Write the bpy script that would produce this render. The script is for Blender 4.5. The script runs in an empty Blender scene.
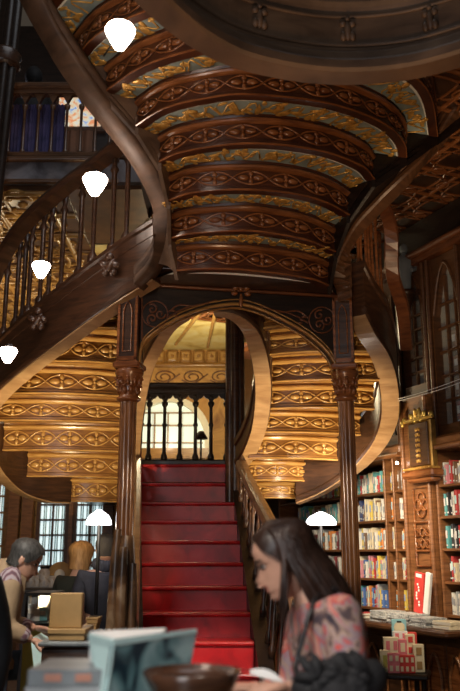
import bpy, bmesh, math, random
from mathutils import Vector, Matrix
random.seed(7)
C = bpy.context.scene.collection
PI = math.pi
V = Vector

# ------------------------------------------------------------------ camera model
FPX, HOR = 820.0, 555.0
TAU = math.atan((HOR - 345.5) / FPX)
CT, ST = math.cos(TAU), math.sin(TAU)
EYE = 1.5

def ray(px, py):
    u = (px - 230) / FPX
    v = (345.5 - py) / FPX
    d = CT - v * ST
    return u / d, (ST + v * CT) / d

def at(px, py, y):
    a, b = ray(px, py)
    return V((a * y, y, EYE + b * y))

def atz(px, py, z):
    a, b = ray(px, py)
    y = (z - EYE) / b
    return V((a * y, y, z))

# ------------------------------------------------------------------ materials
def new_mat(name):
    m = bpy.data.materials.new(name)
    m.use_nodes = True
    nt = m.node_tree
    b = nt.nodes['Principled BSDF']
    return m, nt, b

def ramp(nt, stops):
    r = nt.nodes.new('ShaderNodeValToRGB')
    e = r.color_ramp.elements
    while len(e) < len(stops):
        e.new(0.5)
    for el, (p, c) in zip(e, stops):
        el.position = p
        el.color = (*c, 1)
    return r

def wood(name, dark, light, rough=0.35, scale=6.0, stretch=(1, 1, 8), bump=0.15, coat=0.0):
    m, nt, b = new_mat(name)
    tc = nt.nodes.new('ShaderNodeTexCoord')
    mp = nt.nodes.new('ShaderNodeMapping')
    mp.inputs['Scale'].default_value = tuple(1.0 * s for s in stretch)
    n = nt.nodes.new('ShaderNodeTexNoise')
    n.inputs['Scale'].default_value = scale
    n.inputs['Detail'].default_value = 6
    n.inputs['Distortion'].default_value = 0.6
    r = ramp(nt, [(0.3, dark), (0.72, light)])
    L = nt.links.new
    L(tc.outputs['Object'], mp.inputs['Vector'])
    L(mp.outputs['Vector'], n.inputs['Vector'])
    L(n.outputs['Fac'], r.inputs['Fac'])
    L(r.outputs['Color'], b.inputs['Base Color'])
    b.inputs['Roughness'].default_value = rough
    b.inputs['Coat Weight'].default_value = coat
    b.inputs['Coat Roughness'].default_value = 0.2
    bp = nt.nodes.new('ShaderNodeBump')
    bp.inputs['Strength'].default_value = bump
    bp.inputs['Distance'].default_value = 0.01
    L(n.outputs['Fac'], bp.inputs['Height'])
    L(bp.outputs['Normal'], b.inputs['Normal'])
    return m

def plain(name, col, rough=0.6, metal=0.0, var=0.12, scale=14.0, bump=0.0, coat=0.0):
    m, nt, b = new_mat(name)
    n = nt.nodes.new('ShaderNodeTexNoise')
    tc = nt.nodes.new('ShaderNodeTexCoord')
    n.inputs['Scale'].default_value = scale
    n.inputs['Detail'].default_value = 4
    nt.links.new(tc.outputs['Object'], n.inputs['Vector'])
    r = ramp(nt, [(0.25, tuple(c * (1 - var) for c in col)), (0.75, tuple(min(1, c * (1 + var)) for c in col))])
    nt.links.new(n.outputs['Fac'], r.inputs['Fac'])
    nt.links.new(r.outputs['Color'], b.inputs['Base Color'])
    b.inputs['Roughness'].default_value = rough
    b.inputs['Metallic'].default_value = metal
    b.inputs['Coat Weight'].default_value = coat
    if bump:
        bp = nt.nodes.new('ShaderNodeBump')
        bp.inputs['Strength'].default_value = bump
        bp.inputs['Distance'].default_value = 0.02
        nt.links.new(n.outputs['Fac'], bp.inputs['Height'])
        nt.links.new(bp.outputs['Normal'], b.inputs['Normal'])
    return m

def multi(name, stops, scale=20.0, rough=0.7, kind='noise', detail=3, dist=0.8):
    m, nt, b = new_mat(name)
    tc = nt.nodes.new('ShaderNodeTexCoord')
    if kind == 'noise':
        n = nt.nodes.new('ShaderNodeTexNoise')
        n.inputs['Detail'].default_value = detail
        n.inputs['Distortion'].default_value = dist
        out = n.outputs['Fac']
    else:
        n = nt.nodes.new('ShaderNodeTexWave')
        n.inputs['Distortion'].default_value = dist
        out = n.outputs['Fac']
    n.inputs['Scale'].default_value = scale
    nt.links.new(tc.outputs['Object'], n.inputs['Vector'])
    r = ramp(nt, stops)
    nt.links.new(out, r.inputs['Fac'])
    nt.links.new(r.outputs['Color'], b.inputs['Base Color'])
    b.inputs['Roughness'].default_value = rough
    return m

def emit(name, col, strength):
    m, nt, b = new_mat(name)
    b.inputs['Base Color'].default_value = (*col, 1)
    b.inputs['Emission Color'].default_value = (*col, 1)
    b.inputs['Emission Strength'].default_value = strength
    return m

def glass(name, col=(0.9, 0.95, 0.95), alpha=0.12):
    m, nt, b = new_mat(name)
    b.inputs['Base Color'].default_value = (*col, 1)
    b.inputs['Roughness'].default_value = 0.05
    b.inputs['Alpha'].default_value = alpha
    return m

M = dict(
    dark=wood('dark_oak', (0.022, 0.010, 0.006), (0.075, 0.033, 0.016), 0.32, coat=0.2),
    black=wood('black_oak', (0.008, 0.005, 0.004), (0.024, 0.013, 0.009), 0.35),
    marble=multi('worn_varnish', [(0.38, (0.03, 0.015, 0.008)), (0.55, (0.13, 0.065, 0.03)), (0.72, (0.30, 0.21, 0.13))], 5.0, 0.3, detail=8),
    bronze=plain('dark_gilding', (0.38, 0.22, 0.06), 0.4, 0.7, var=0.5, scale=12),
    strd=wood('matt_brown_oak', (0.040, 0.021, 0.012), (0.115, 0.062, 0.036), 0.55, scale=4, stretch=(1, 1, 4)),
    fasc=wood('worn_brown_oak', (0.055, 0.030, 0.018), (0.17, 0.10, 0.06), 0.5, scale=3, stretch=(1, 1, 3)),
    rim=plain('pale_lit_rim', (0.86, 0.89, 0.84), 0.45, var=0.12, scale=9),  # light along the near tread edges, put in as a pale strip
    panel=wood('carved_mahogany', (0.034, 0.010, 0.005), (0.095, 0.029, 0.011), 0.30, stretch=(1, 1, 6)),
    gpanel=wood('carved_oak', (0.13, 0.052, 0.012), (0.30, 0.14, 0.036), 0.32, stretch=(1, 1, 7), coat=0.15),
    mahog=wood('mahogany', (0.075, 0.022, 0.009), (0.19, 0.062, 0.020), 0.36, stretch=(1, 1, 6), coat=0.15),
    mahogl=wood('mahogany_light', (0.12, 0.038, 0.013), (0.31, 0.115, 0.038), 0.26, coat=0.2),
    gold_w=wood('golden_oak', (0.20, 0.088, 0.020), (0.43, 0.22, 0.058), 0.28, stretch=(1, 1, 7), coat=0.2),
    gold_l=wood('golden_oak_light', (0.34, 0.17, 0.045), (0.60, 0.36, 0.12), 0.25, coat=0.2),
    tan=wood('tan_oak', (0.27, 0.15, 0.07), (0.46, 0.29, 0.15), 0.34, scale=4, coat=0.25),
    brown=wood('brown_oak', (0.06, 0.027, 0.013), (0.16, 0.073, 0.033), 0.34, scale=5, coat=0.25),
    col=wood('polished_oak', (0.11, 0.040, 0.016), (0.36, 0.16, 0.06), 0.22, scale=3.5, stretch=(3, 3, 1), coat=0.5),
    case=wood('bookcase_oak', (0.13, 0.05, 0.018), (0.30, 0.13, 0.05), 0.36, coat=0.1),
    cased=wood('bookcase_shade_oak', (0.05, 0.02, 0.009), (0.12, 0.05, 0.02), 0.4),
    grey=plain('blue_grey_paint', (0.25, 0.32, 0.32), 0.5, var=0.35, scale=7),
    gilt=plain('gilding', (0.78, 0.40, 0.10), 0.34, 0.4, var=0.5, scale=24, bump=0.3),
    giltb=plain('bright_gilding', (0.85, 0.55, 0.15), 0.3, 0.7, var=0.3, bump=0.2),
    red=multi('red_paint', [(0.25, (0.22, 0.005, 0.008)), (0.55, (0.50, 0.010, 0.014)), (0.8, (0.55, 0.035, 0.035))], 5.0, 0.34, detail=7),
    plaster=multi('ochre_plaster', [(0.3, (0.50, 0.33, 0.08)), (0.5, (0.82, 0.66, 0.24)), (0.75, (0.92, 0.84, 0.5))], 3.0, 0.7, detail=8),
    mural=multi('painted_mural', [(0.3, (0.26, 0.11, 0.03)), (0.5, (0.60, 0.33, 0.09)), (0.7, (0.42, 0.19, 0.05))], 2.2, 0.6, detail=5, dist=2.0),
    floor=wood('floor_boards', (0.10, 0.055, 0.03), (0.22, 0.13, 0.07), 0.4, stretch=(8, 1, 1)),
    greyp=multi('worn_grey_paint', [(0.35, (0.05, 0.04, 0.045)), (0.6, (0.20, 0.19, 0.21)), (0.8, (0.33, 0.32, 0.34))], 3.5, 0.7, detail=6),
    purple=multi('violet_cloth', [(0.3, (0.05, 0.045, 0.13)), (0.7, (0.12, 0.10, 0.25))], 6, 0.8),
    rust=plain('rust_cloth', (0.25, 0.12, 0.07), 0.8),
    iron=plain('black_iron', (0.02, 0.02, 0.022), 0.4, 0.6),
    chrome=plain('chrome', (0.75, 0.75, 0.75), 0.15, 1.0, var=0.05),
    brass=plain('brass', (0.55, 0.36, 0.12), 0.3, 0.9),
    bulb=emit('lit_bulb', (1.0, 0.80, 0.66), 26.0),
    shade=emit('lit_white_shade', (0.95, 0.96, 1.0), 7.0),
    day=emit('daylit_window', (0.74, 0.86, 0.76), 0.5),
    daycool=emit('daylit_cool_window', (0.66, 0.80, 0.82), 1.1),
    stained=multi('stained_glass', [(0.3, (0.1, 0.3, 0.8)), (0.45, (0.9, 0.85, 0.6)), (0.6, (0.9, 0.3, 0.1)), (0.7, (0.9, 0.95, 1.0))], 9.0, 0.2),
    curtain=multi('pleated_curtain', [(0.2, (0.38, 0.5, 0.5)), (0.8, (0.72, 0.85, 0.84))], 14, 0.8, kind='wave', dist=0.5),
    glass=glass('cabinet_glass'),
    pages=plain('book_pages', (0.78, 0.74, 0.64), 0.8, var=0.06),
    white=plain('white_card', (0.86, 0.86, 0.84), 0.6, var=0.04),
    reveal=plain('white_reveal', (0.95, 0.90, 0.72), 0.7, var=0.05),
    cardb=plain('kraft_card', (0.40, 0.24, 0.09), 0.6, var=0.1),
    skin=plain('skin', (0.60, 0.33, 0.23), 0.5, var=0.06),
    skinp=plain('pale_skin', (0.62, 0.36, 0.27), 0.5, var=0.06),
    lip=plain('lips', (0.45, 0.13, 0.11), 0.4),
    eyew=plain('eye_white', (0.75, 0.72, 0.68), 0.3, var=0.03),
    pupil=plain('eye_dark', (0.02, 0.013, 0.01), 0.3),
    hair=wood('dark_brown_hair', (0.012, 0.006, 0.004), (0.05, 0.022, 0.014), 0.4, scale=40, stretch=(1, 1, .2)),
    hairg=wood('greying_hair', (0.012, 0.011, 0.010), (0.085, 0.08, 0.075), 0.55, scale=60, stretch=(1, 1, .4)),
    hairb=wood('ginger_blonde_hair', (0.34, 0.16, 0.055), (0.72, 0.42, 0.17), 0.5, scale=40, stretch=(1, 1, .2)),
    hairk=plain('black_hair', (0.012, 0.010, 0.011), 0.9),
    floral=multi('floral_cloth', [(0.30, (0.03, 0.025, 0.04)), (0.40, (0.16, 0.10, 0.10)), (0.47, (0.50, 0.34, 0.26)), (0.53, (0.32, 0.25, 0.30)), (0.58, (0.62, 0.08, 0.06)), (0.66, (0.66, 0.34, 0.27))], 12.0, 0.8, detail=3, dist=1.2),
    blackc=plain('black_cloth', (0.012, 0.012, 0.014), 0.75, var=0.4, scale=9, bump=0.6),
    leather=plain('black_leather', (0.018, 0.016, 0.017), 0.35, var=0.4, scale=12, bump=0.5),
    beige=plain('beige_cloth', (0.36, 0.25, 0.15), 0.85, bump=0.4),
    plaid=multi('plum_check_shirt', [(0.2, (0.16, 0.08, 0.11)), (0.5, (0.36, 0.22, 0.24)), (0.8, (0.45, 0.38, 0.42))], 22, 0.8, kind='wave', dist=1.5),
    jeans=plain('blue_denim', (0.085, 0.14, 0.21), 0.85, var=0.35, scale=9),
    greenc=plain('dark_green_wool', (0.030, 0.036, 0.030), 0.9),
    navy=plain('navy_wool', (0.030, 0.034, 0.055), 0.85, var=0.3),
    teal=multi('teal_cover_picture', [(0.36, (0.02, 0.05, 0.07)), (0.46, (0.18, 0.36, 0.38)), (0.62, (0.48, 0.70, 0.70))], 7.0, 0.35, detail=2),
    mint=plain('mint_paper', (0.60, 0.83, 0.82), 0.45, var=0.05),
    gbook=plain('slate_cover', (0.17, 0.19, 0.20), 0.45, var=0.25),
    gbook2=plain('pale_slate_cover', (0.33, 0.35, 0.36), 0.45, var=0.2),
    orangep=plain('orange_print', (0.42, 0.19, 0.13), 0.5),
    bowl=wood('bowl_wood', (0.03, 0.013, 0.008), (0.10, 0.045, 0.025), 0.2, coat=0.6),
    pink=plain('pink_card', (0.75, 0.22, 0.25), 0.55, var=0.15),
    cream=plain('cream_card', (0.82, 0.72, 0.50), 0.55, var=0.1),
    redc=plain('red_card', (0.65, 0.06, 0.05), 0.5),
    cyan=plain('pale_blue_card', (0.35, 0.68, 0.76), 0.5),
    lime=plain('lime_card', (0.42, 0.72, 0.08), 0.5),
    yellow=plain('yellow_cloth', (0.55, 0.50, 0.12), 0.7),
    mag=multi('magazine_edges', [(0.3, (0.20, 0.21, 0.22)), (0.6, (0.55, 0.56, 0.55)), (0.8, (0.8, 0.8, 0.78))], 40, 0.5),
    statue=plain('blue_grey_plaster', (0.17, 0.20, 0.24), 0.7),
    stonejar=multi('jar_contents', [(0.3, (0.25, 0.17, 0.10)), (0.5, (0.5, 0.45, 0.4)), (0.7, (0.3, 0.3, 0.35))], 18, 0.3),
)

def glow(key, k):
    nt = M[key].node_tree; b = nt.nodes['Principled BSDF']
    nt.links.new(b.inputs['Base Color'].links[0].from_socket, b.inputs['Emission Color'])
    b.inputs['Emission Strength'].default_value = k
glow('stained', .5)
# ------------------------------------------------------------------ mesh builder
def cr(pts, n):
    """Catmull-Rom through pts (tuples or Vectors of equal length), resampled to n points evenly."""
    P = [V(p) for p in pts]
    if len(P) == 2:
        return [P[0].lerp(P[1], i / (n - 1)) for i in range(n)]
    Q = [P[0] * 2 - P[1]] + P + [P[-1] * 2 - P[-2]]
    out = []
    for i in range(1, len(Q) - 2):
        for j in range(16):
            t = j / 16
            a, b, c, d = Q[i - 1], Q[i], Q[i + 1], Q[i + 2]
            out.append(0.5 * ((2 * b) + (c - a) * t + (2 * a - 5 * b + 4 * c - d) * t * t + (3 * b - a - 3 * c + d) * t ** 3))
    out.append(P[-1])
    L = [0]
    for a, b in zip(out, out[1:]):
        L.append(L[-1] + (b - a).length)
    res, k = [], 0
    for i in range(n):
        s = L[-1] * i / (n - 1)
        while k < len(L) - 2 and L[k + 1] < s:
            k += 1
        d = L[k + 1] - L[k]
        res.append(out[k].lerp(out[k + 1], 0 if d == 0 else (s - L[k]) / d))
    return res

ROOT = {}

class MB:
    def __init__(self):
        self.v, self.f, self.m, self.s = [], [], [], []

    def add(self, vs, fs, mat=0, smooth=False):
        o = len(self.v)
        self.v += [V(p) for p in vs]
        for f in fs:
            self.f.append([o + i for i in f])
            self.m.append(mat)
            self.s.append(smooth)

    def hexa(self, c, mat=0):
        self.add(c, [(0, 3, 2, 1), (4, 5, 6, 7), (0, 1, 5, 4), (1, 2, 6, 5), (2, 3, 7, 6), (3, 0, 4, 7)], mat)

    def box(self, c, s, mat=0, R=None):
        h = V(s) / 2
        cs = [V((sx * h.x, sy * h.y, sz * h.z)) for sz in (-1, 1) for sx, sy in ((-1, -1), (1, -1), (1, 1), (-1, 1))]
        if R is not None:
            cs = [R @ p for p in cs]
        self.hexa([V(c) + p for p in cs], mat)

    def bbox(self, c, s, mat=0, R=None, b=0.01):
        """box with chamfered vertical and horizontal edges"""
        h = V(s) / 2
        b = min(b, h.x * .6, h.y * .6, h.z * .6)
        rows = []
        for z, k in ((-h.z, b), (-h.z + b, 0), (h.z - b, 0), (h.z, b)):
            x, y = h.x - k, h.y - k
            rows.append([V(p) for p in ((-x + b, -y, z), (x - b, -y, z), (x, -y + b, z), (x, y - b, z), (x - b, y, z), (-x + b, y, z), (-x, y - b, z), (-x, -y + b, z))])
        vs = [p for r in rows for p in r]
        if R is not None:
            vs = [R @ p for p in vs]
        fs = [(0, 7, 6, 5, 4, 3, 2, 1), (24, 25, 26, 27, 28, 29, 30, 31)]
        for r in range(3):
            for i in range(8):
                j = (i + 1) % 8
                fs.append((r * 8 + i, r * 8 + j, r * 8 + 8 + j, r * 8 + 8 + i))
        self.add([V(c) + p for p in vs], fs, mat)

    def tube(self, pts, r, n=6, mat=0, smooth=True, flat=1.0):
        P = [V(p) for p in pts]
        k = len(P)
        R = r if isinstance(r, (list, tuple)) else [r] * k
        up = V((0, 0, 1))
        t0 = (P[1] - P[0]).normalized()
        if abs(t0.dot(up)) > 0.95:
            up = V((0, 1, 0))
        nrm = (up - t0 * up.dot(t0)).normalized()
        vs = []
        for i in range(k):
            t = (P[min(i + 1, k - 1)] - P[max(i - 1, 0)])
            t = t.normalized() if t.length > 1e-9 else t0
            nrm = (nrm - t * nrm.dot(t))
            nrm = nrm.normalized() if nrm.length > 1e-6 else t.orthogonal().normalized()
            b = t.cross(nrm)
            for j in range(n):
                a = 2 * PI * j / n
                vs.append(P[i] + (nrm * math.cos(a) + b * math.sin(a) * flat) * R[i])
        fs = [(i * n + j, i * n + (j + 1) % n, (i + 1) * n + (j + 1) % n, (i + 1) * n + j) for i in range(k - 1) for j in range(n)]
        self.add(vs, fs, mat, smooth)
        self.add(vs[:n], [tuple(range(n))[::-1]], mat)
        self.add(vs[-n:], [tuple(range(n))], mat)

    def sweep(self, pts, prof, mat=0, smooth=False, scale=None):
        """prof: closed loop of (side, up); side is to the right of travel in plan"""
        P = [V(p) for p in pts]
        k, n = len(P), len(prof)
        vs = []
        for i in range(k):
            t = P[min(i + 1, k - 1)] - P[max(i - 1, 0)]
            t.z = 0
            t = t.normalized() if t.length > 1e-6 else V((0, 1, 0))
            side = V((t.y, -t.x, 0))
            sc = scale[i] if scale else 1
            for a, b in prof:
                vs.append(P[i] + side * a * sc + V((0, 0, b * sc)))
        fs = [(i * n + j, i * n + (j + 1) % n, (i + 1) * n + (j + 1) % n, (i + 1) * n + j) for i in range(k - 1) for j in range(n)]
        fs.append(tuple(range(n))[::-1])
        fs.append(tuple((k - 1) * n + j for j in range(n)))
        self.add(vs, fs, mat, smooth)

    def lathe(self, c, prof, n=14, mat=0, smooth=True, R=None):
        vs = []
        for r, z in prof:
            for j in range(n):
                a = 2 * PI * j / n
                p = V((r * math.cos(a), r * math.sin(a), z))
                vs.append(V(c) + (R @ p if R is not None else p))
        k = len(prof)
        fs = [(i * n + j, i * n + (j + 1) % n, (i + 1) * n + (j + 1) % n, (i + 1) * n + j) for i in range(k - 1) for j in range(n)]
        fs.append(tuple(range(n))[::-1])
        fs.append(tuple((k - 1) * n + j for j in range(n)))
        self.add(vs, fs, mat, smooth)

    def ell(self, c, r, mat=0, R=None, nu=8, nv=5):
        vs, fs = [], []
        for i in range(nv + 1):
            ph = PI * i / nv
            for j in range(nu):
                a = 2 * PI * j / nu
                p = V((r[0] * math.sin(ph) * math.cos(a), r[1] * math.sin(ph) * math.sin(a), r[2] * math.cos(ph)))
                vs.append(V(c) + (R @ p if R is not None else p))
        for i in range(nv):
            for j in range(nu):
                fs.append((i * nu + j, i * nu + (j + 1) % nu, (i + 1) * nu + (j + 1) % nu, (i + 1) * nu + j))
        self.add(vs, fs, mat, True)

    def grid(self, rows, mat=0, smooth=True):
        n = len(rows[0])
        vs = [p for r in rows for p in r]
        fs = [(i * n + j, i * n + j + 1, (i + 1) * n + j + 1, (i + 1) * n + j) for i in range(len(rows) - 1) for j in range(n - 1)]
        self.add(vs, fs, mat, smooth)

    def plate(self, poly, off, mat=0):
        """polygon extruded by vector off (convex or strip-friendly)"""
        n = len(poly)
        off = V(off)
        vs = [V(p) for p in poly] + [V(p) + off for p in poly]
        fs = [tuple(range(n))[::-1], tuple(range(n, 2 * n))] + [(i, (i + 1) % n, n + (i + 1) % n, n + i) for i in range(n)]
        self.add(vs, fs, mat)

    def strip(self, A, B, off, mat=0):
        """solid between two polylines A and B, extruded by off"""
        off = V(off)
        n = len(A)
        A = [V(p) for p in A]
        B = [V(p) for p in B]
        vs = A + B + [p + off for p in A] + [p + off for p in B]
        fs = []
        for i in range(n - 1):
            fs += [(i, i + 1, n + i + 1, n + i), (2 * n + i, 3 * n + i, 3 * n + i + 1, 2 * n + i + 1),
                   (i, 2 * n + i, 2 * n + i + 1, i + 1), (n + i, n + i + 1, 3 * n + i + 1, 3 * n + i)]
        fs += [(0, n, 3 * n, 2 * n), (n - 1, 3 * n - 1, 4 * n - 1, 2 * n - 1)]
        self.add(vs, fs, mat)

    def build(self, name, mats, parent=None):
        if isinstance(mats, str):
            mats = [mats]
        me = bpy.data.meshes.new(name)
        W = ROOT.get(parent.name) if parent else None
        inv = W.inverted() if W else None
        vs = [(inv @ p if inv else p) for p in self.v]
        me.from_pydata([tuple(p) for p in vs], [], self.f)
        me.polygons.foreach_set('material_index', self.m)
        me.polygons.foreach_set('use_smooth', self.s)
        for k in mats:
            me.materials.append(M[k])
        bm = bmesh.new()
        bm.from_mesh(me)
        bmesh.ops.recalc_face_normals(bm, faces=bm.faces)
        bm.to_mesh(me)
        bm.free()
        o = bpy.data.objects.new(name, me)
        C.objects.link(o)
        if parent:
            o.parent = parent
            ROOT[o.name] = W
        else:
            ROOT[o.name] = Matrix.Identity(4)
        return o

def centred(mb, name, mats, label, cat, group=None):
    """a one-mesh thing whose origin sits at its base"""
    xs = [p.x for p in mb.v]; ys = [p.y for p in mb.v]; zs = [p.z for p in mb.v]
    o0 = V(((min(xs) + max(xs)) / 2, (min(ys) + max(ys)) / 2, min(zs)))
    mb.v = [p - o0 for p in mb.v]
    o = mb.build(name, mats)
    o.location = o0
    ROOT[o.name] = Matrix.Translation(o0)
    tag(o, label, cat, group)
    return o

def tag(o, label, cat, group=None):
    o['label'] = label
    o['category'] = cat
    if group:
        o['group'] = group
    return o

def thing(name, label, cat, loc=(0, 0, 0), rz=0.0, group=None):
    o = bpy.data.objects.new(name, None)
    C.objects.link(o)
    o.location = loc
    o.rotation_euler = (0, 0, rz)
    o.empty_display_size = 0.1
    ROOT[o.name] = Matrix.Translation(V(loc)) @ Matrix.Rotation(rz, 4, 'Z')
    return tag(o, label, cat, group)

def struct(mb, name, mats):
    o = mb.build(name, mats)
    o['kind'] = 'structure'
    return o

def rotz(a):
    return Matrix.Rotation(a, 3, 'Z')

def basis(x, y, z):
    return Matrix((x, y, z)).transposed()

# ================================================================== SETTING
YB = 12.8          # back wall
mb = MB(); mb.box((0, 5, -0.05), (14, 18, 0.1)); struct(mb, 'floor', 'floor')

CZ = 4.7
def tracery(mb, x0, x1, y0, y1, z, cell, mat, R=None, org=None, r=0.018):
    """interlaced ovals carved on a ceiling underside"""
    nx, ny = int((x1 - x0) / cell), int((y1 - y0) / cell)
    def tr(p):
        return (org + R @ V(p)) if R is not None else V(p)
    for i in range(nx):
        for j in range(ny):
            cx, cy = x0 + (i + .5) * cell, y0 + (j + .5) * cell
            for rx, ry in ((.62, .30), (.30, .62)):
                mb.tube([tr((cx + cell * rx * math.cos(a), cy + cell * ry * math.sin(a), z)) for a in [2 * PI * k / 18 for k in range(19)]], r, 5, mat)
            for a0 in (range(4) if cell > .45 else ()):
                a = a0 * PI / 2 + PI / 4
                mb.ell(tr((cx + cell * .36 * math.cos(a), cy + cell * .36 * math.sin(a), z)), (.07, .03, .02), mat, (R @ rotz(a)) if R is not None else rotz(a), 6, 4)
            if cell > .45: mb.ell(tr((cx, cy, z)), (.05, .05, .03), mat, None, 6, 4)
    for i in range(nx + 1):
        mb.tube([tr((x0 + i * cell, y0, z)), tr((x0 + i * cell, y1, z))], r * 1.7, 6, mat)
    for j in range(ny + 1):
        mb.tube([tr((x0, y0 + j * cell, z)), tr((x1, y0 + j * cell, z))], r * 1.7, 6, mat)

mb = MB(); mb.box((-4.0, (6.85 + YB) / 2, CZ + .06), (5.0, YB - 6.85, 0.12)); cl = struct(mb, 'ceiling_left', 'brown')
mb = MB(); tracery(mb, -6.2, -1.5, 6.9, YB - .2, CZ - .005, .5, 0, None, None, .02); mb.build('ceiling_tracery', 'gold_l', cl)

# yellow plaster vault behind the landing, with ribs fanning from one boss
mb = MB(); mb.box((0.2, (8.2 + YB) / 2, CZ + .06), (3.4, YB - 8.2, 0.12)); cb = struct(mb, 'ceiling_back', 'plaster')
mb = MB()
boss = V((-.10, 9.4, CZ - .03))
for k in range(14):
    a = PI * (0.02 + k / 13 * 0.96)
    e = V((boss.x + 2.2 * math.cos(a), boss.y + 3.2 * math.sin(a), CZ - .01))
    e.x = max(-1.45, min(1.85, e.x))
    mb.tube([boss, boss.lerp(e, .5), e], [.035, .03, .025], 6, 0)
mb.lathe(boss + V((0, 0, -.06)), [(.02, 0), (.1, .02), (.14, .06), (.16, .09)], 12, 0)
mb.build('ceiling_rib', 'gold_l', cb)

# back wall with frieze, mural and the arched window
mb = MB(); mb.box((-2, YB + .1, 2.4), (12, .2, 4.8)); wb = struct(mb, 'wall_back', 'mural')
mb = MB()
for i in range(15):
    x = -1.55 + i * .21
    mb.bbox((x, YB - .03, CZ - .13), (.19, .10, .22), 0, None, .02)
    mb.bbox((x, YB - .09, CZ - .13), (.13, .04, .15), 1, None, .015)
    mb.ell((x, YB - .115, CZ - .13), (.03, .02, .03), 0, None, 6, 4)
mb.tube([(-1.7, YB - .06, CZ - .27), (1.7, YB - .06, CZ - .27)], .04, 8, 0)
mb.build('frieze', ['gold_w', 'gold_l'], wb)
mb = MB()
for i in range(7):
    x0 = -1.5 + i * .45
    pts = [V((x0 + .17 * math.cos(a) * (1 - a / 14), YB - .01, 4.25 + .11 * math.sin(a) * (1 - a / 14))) for a in [k * .45 for k in range(24)]]
    mb.tube(pts, .012, 5, 0)
    mb.tube([(x0 - .17, YB - .01, 4.2), (x0, YB - .01, 4.12), (x0 + .25, YB - .01, 4.3)], .012, 5, 0)
mb.build('painted_scroll', 'mahog', wb)

# arched window, glowing, with deep reveal
wc = at(168, 440, YB)           # springing centre
WR = at(205, 440, YB).x - wc.x
mb = MB()
arc = lambda r, n=24, y=YB: [V((wc.x + r * math.cos(PI * k / n), y, wc.z + r * math.sin(PI * k / n) * 1.02)) for k in range(n + 1)]
mb.strip(arc(WR), arc(WR * 1.17), (0, -.12, 0), 0)
mb.box((wc.x - WR * 1.085, YB - .06, wc.z - .15), (WR * .17, .12, .3), 0)
mb.box((wc.x + WR * 1.085, YB - .06, wc.z - .15), (WR * .17, .12, .3), 0)
wn = struct(mb, 'window_1', 'reveal')
mb = MB(); mb.plate(arc(WR * .99, 24, YB - .02) + [V((wc.x - WR, YB - .02, wc.z - .3)), V((wc.x + WR, YB - .02, wc.z - .3))], (0, .01, 0)); mb.build('window_pane', 'day', wn)
mb = MB()
for i in range(-2, 3):
    x = wc.x + i * WR * .36
    mb.box((x, YB - .05, wc.z + .1), (.025, .03, .9 * WR + .1), 0)
for z in (-.05, .22, .42):
    mb.box((wc.x, YB - .05, wc.z + z), (WR * 1.9 if z < .2 else WR * 1.6, .03, .025), 0)
mb.box((wc.x, YB - .07, wc.z - .22), (WR * 2.2, .12, .16), 1)
mb.build('window_bar', ['tan', 'gold_w'], wn)

# glazed double doors under the left flight
def glazed(n, pxs, ytop, ybot, cols, rows, frame='cased', pane='curtain', y=YB - .06):
    a, b = at(pxs[0], 550, y).x, at(pxs[1], 550, y).x
    zt, zb = at(50, ytop, y).z, max(0, at(50, ybot, y).z)
    mb = MB()
    w = b - a
    mb.box((a + .03, y, (zt + zb) / 2), (.06, .08, zt - zb)); mb.box((b - .03, y, (zt + zb) / 2), (.06, .08, zt - zb))
    mb.box(((a + b) / 2, y, zt - .04), (w, .08, .08)); mb.box(((a + b) / 2, y, zb + .3), (w, .08, .6))
    for i in range(1, cols):
        mb.box((a + w * i / cols, y - .005, (zt + zb) / 2), (.03, .05, zt - zb))
    k = 0
    for j in range(1, rows):
        mb.box(((a + b) / 2, y - .005, zb + .6 + (zt - zb - .6) * j / rows), (w, .05, .03))
    o = struct(mb, n, frame)
    mb = MB(); mb.box(((a + b) / 2, y + .02, (zt + zb) / 2 + .3), (w - .04, .01, zt - zb - .62)); mb.build('door_pane', 'daycool', o)
    mb = MB()
    m = int(w / .035)
    for i in range(m):
        x = a + .05 + (w - .1) * i / (m - 1)
        if i % 3 != 1:
            mb.tube([(x, y + .005, zb + .65), (x, y + .005, zt - .06)], .011, 5, 0)
    c = mb.build('curtain', 'curtain', o)
    return o
glazed('door_1', (35, 68), 490, 640, 2, 7)
glazed('door_2', (72, 107), 490, 640, 2, 7)
glazed('door_3', (-14, 6), 480, 640, 2, 7, 'gold_w')
mb = MB()
for px in (12, 26, 70, 107):
    p = at(px, 550, YB - .1)
    mb.box((p.x, p.y, 1.25), (.16 if px != 70 else .06, .14, 2.5))
struct(mb, 'trim_1', 'case')

# left outer wall and the wall behind the right bookcases, camera-side wall
mb = MB(); mb.box((-6.3, 5, 3.5), (.2, 18, 7)); struct(mb, 'wall_left', 'brown')

# ------------------------------------------------------------------ right wall frame
WO = V((1.42, 8.3, 0))
WA = math.atan2(-.9136, .4066)
WX = V((math.cos(WA), math.sin(WA), 0))
WY = V((-math.sin(WA), math.cos(WA), 0))
WR3 = rotz(WA)
def wl(s, d, h):
    return WO + WX * s + WY * d + V((0, 0, h))
def wp(px, py, d=0.0):
    """s,h on the plane d behind the bookcase front"""
    a, b = ray(px, py)
    dirv = V((a, 1, b))
    t = (WO + WY * d - V((0, 0, EYE))).dot(WY) / dirv.dot(WY)
    p = V((0, 0, EYE)) + dirv * t
    return (p - WO).dot(WX), p.z
def ws(px, py=550, d=0.0):
    return wp(px, py, d)[0]
mb = MB(); mb.box(wl(0, .46, 3.4), (9, .12, 6.8), 0, WR3); struct(mb, 'wall_right', 'dark')
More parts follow.
